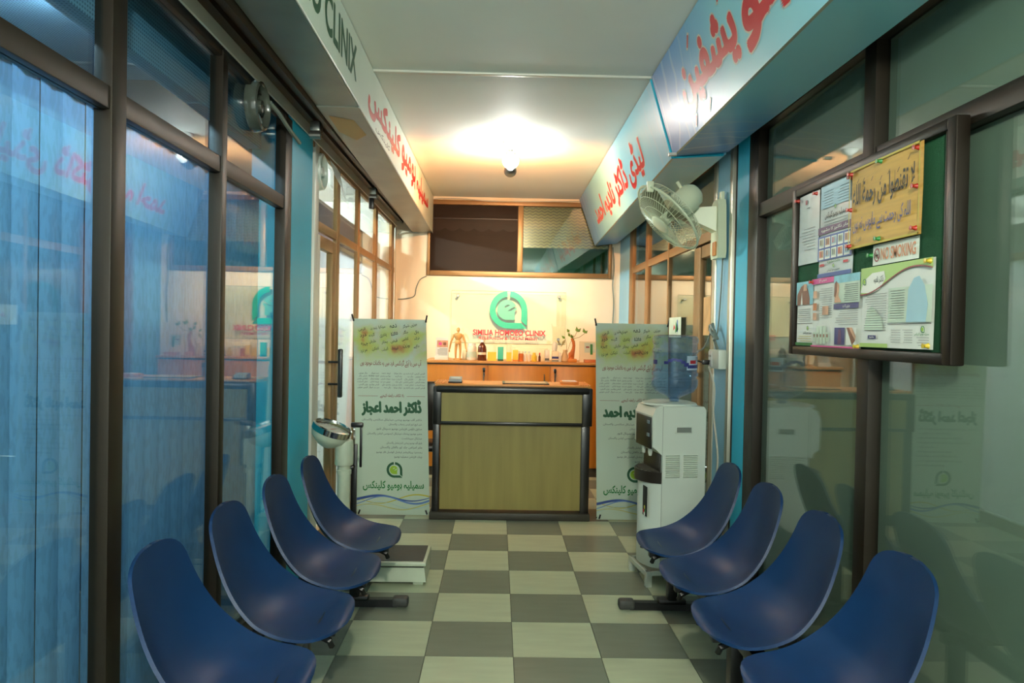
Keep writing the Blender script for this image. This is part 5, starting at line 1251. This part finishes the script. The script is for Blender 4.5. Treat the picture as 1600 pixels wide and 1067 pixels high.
# 5 lower far flyer
t, p, W, H = paper('flyer', 'narrow flyer with a person photo in the lower far corner of the board', 'flyer', 3.235, 3.062, 1.435, 1.71, 'paper', .004, .006)
p.rect(0, .175, W, H, 'ink_cyan'); p.poly([(.01, .175), (.01, .22), (.05, .255), (.09, .265), (.12, .24), (.14, .20), (.14, .175)], 'ink_brown', 2); p.poly([(.075, .235), (.11, .235), (.112, .262), (.08, .265)], 'ink_skin', 3); p.poly([(.05, .175), (.06, .23), (.07, .175)], 'ink_white', 3)
p.lines(.02, .15, .155, .105, 7, 'ink_grey', th=.0018); p.rect(.005, .094, W - .005, .096, 'ink_black'); p.logo(.125, .075, .01, 'ink_midgreen', 'ink_lime'); p.text('سمیلیہ ہومیو کلینکس', .08, .048, .165, .062, 'ink_black', 2, bold=.02); p.lines(.02, .16, .04, .02, 3, 'ink_yellow', th=.002); p.rect(0, 0, W, .013, 'ink_midgreen'); tag(p.build('print', t), kind='stuff')
# 6 middle flyer
t, p, W, H = paper('flyer', 'pink-bordered health flyer with hand and body pictures in the middle of the lower row', 'flyer', 3.058, 2.648, 1.432, 1.712, 'paper', .008, .012, pins=((.02, .96, 'pin_red'), (.98, .03, 'pin_yellow')))
p.rect(0, H - .022, .20, H, 'ink_pink'); p.text('خصوصی علاج', .07, H - .018, .14, H - .004, 'ink_white', 2, bold=.02); p.rect(0, 0, W, .006, 'ink_pink')
p.lines(.07, .19, .235, .12, 14, 'ink_grey', th=.0016); 
for y, m_ in ((.20, 'ink_skin'), (.15, 'ink_orange'), (.11, 'ink_skin')): p.rect(.015, y, .05, y + .03, m_)
p.rect(.105, .13, .16, .165, 'ink_skin', 2)
for i in range(5): p.rect(.022 + i * .03, .012 + (.01 if i in (0, 4) else 0), .048 + i * .03, .085 - (.025 if i in (0, 4) else 0), 'ink_palegreen'); p.rect(.028 + i * .03, .040, .040 + i * .03, .052, 'ink_brown', 2)
p.rect(.21, .172, W, H, 'ink_palegreen'); p.rect(.205, .25, W, H, 'ink_cyan', 2); p.poly([(.212, .175), (.215, .24), (.235, .255), (.25, .24), (.245, .20), (.27, .175)], 'ink_skin', 3); p.poly([(.21, .20), (.213, .25), (.23, .26), (.232, .22), (.222, .195)], 'ink_brown', 4); p.lines(.29, .40, .24, .18, 9, 'ink_grey', 3, .002, .1)
p.rect(.205, .150, W - .005, .170, 'ink_navy', 2); p.text('جوڑوں کا درد', .28, .153, .34, .166, 'ink_white', 3, bold=.02); p.lines(.21, .40, .14, .09, 7, 'ink_grey', th=.0016)
p.rect(.215, .012, .30, .078, 'ink_navy'); p.poly([(.245, .015), (.25, .07), (.27, .07), (.275, .015)], 'ink_purple', 2); p.rect(.31, .012, .39, .078, 'ink_white', 1); p.poly([(.315, .078), (.335, .078), (.385, .03), (.36, .012)], 'ink_brown', 2); p.poly([(.335, .078), (.36, .078), (.39, .045), (.385, .03)], 'ink_skin', 3)
tag(p.build('print', t), kind='stuff')
# 7 green topped leaflet
t, p, W, H = paper('leaflet', 'wide green-topped leaflet with red curve at the lower near corner of the notice board', 'leaflet', 2.640, 2.20, 1.440, 1.722, 'paper', .012, .008, pins=((.97, .96, 'pin_yellow'), (.97, .04, 'pin_yellow')))
xs = [W * i / 30 for i in range(31)]; cv = [.215 + .03 * math.sin(-1.9 + 4.6 * x / W) + .022 * (x / W) for x in xs]
p.strip([(x, H) for x in xs], list(zip(xs, cv)), 'ink_yellowgreen'); p.strip([(x, y + .003) for x, y in zip(xs, cv)], [(x, y - .002) for x, y in zip(xs, cv)], 'ink_darkred', 3)
p.poly([(0, .195), (.02, .235), (.08, .26), (.16, .262), (.17, .235), (.13, .20), (.08, .19)], 'ink_white', 2)
p.logo(.03, .232, .012, 'ink_midgreen', 'ink_lime', 4); p.text('ڈاکٹر نادیہ', .095, .22, .16, .25, 'ink_grey', 4, bold=.02)
p.rect(.19, .085, W, .20, 'ink_palegreen'); p.poly([(.30, .085), (.31, .19), (.34, .225), (.37, .23), (.40, .20), (.42, .14), (.41, .085)], 'ink_paleblue', 2)
p.lines(.03, .18, .185, .06, 16, 'ink_grey', 2, .0015, .15); p.lines(.20, .29, .19, .10, 12, 'ink_grey', 3, .0015, .15); p.poly([(.03, .06), (.05, .13), (.08, .145), (.12, .12), (.15, .10), (.16, .06)], 'ink_palegreen', 1)
p.rect(.19, .079, W, .081, 'ink_black', 2); p.logo(.395, .062, .011, 'ink_midgreen', 'ink_lime', 2); p.text('سمیلیہ ہومیو کلینکس', .35, .042, .43, .052, 'ink_midgreen', 2, bold=.02)
p.lines(.20, .27, .06, .02, 6, 'ink_grey', 2, .0013); p.lines(.28, .34, .06, .02, 6, 'ink_grey', 2, .0013); p.lines(.36, .43, .036, .012, 4, 'ink_grey', 2, .0013)
p.rect(.06, .03, .115, .042, 'ink_navy', 2); p.text('مشورہ', .07, .032, .105, .040, 'ink_white', 3, bold=.02); p.rect(0, 0, .19, .014, 'ink_yellowgreen'); tag(p.build('print', t), kind='stuff')
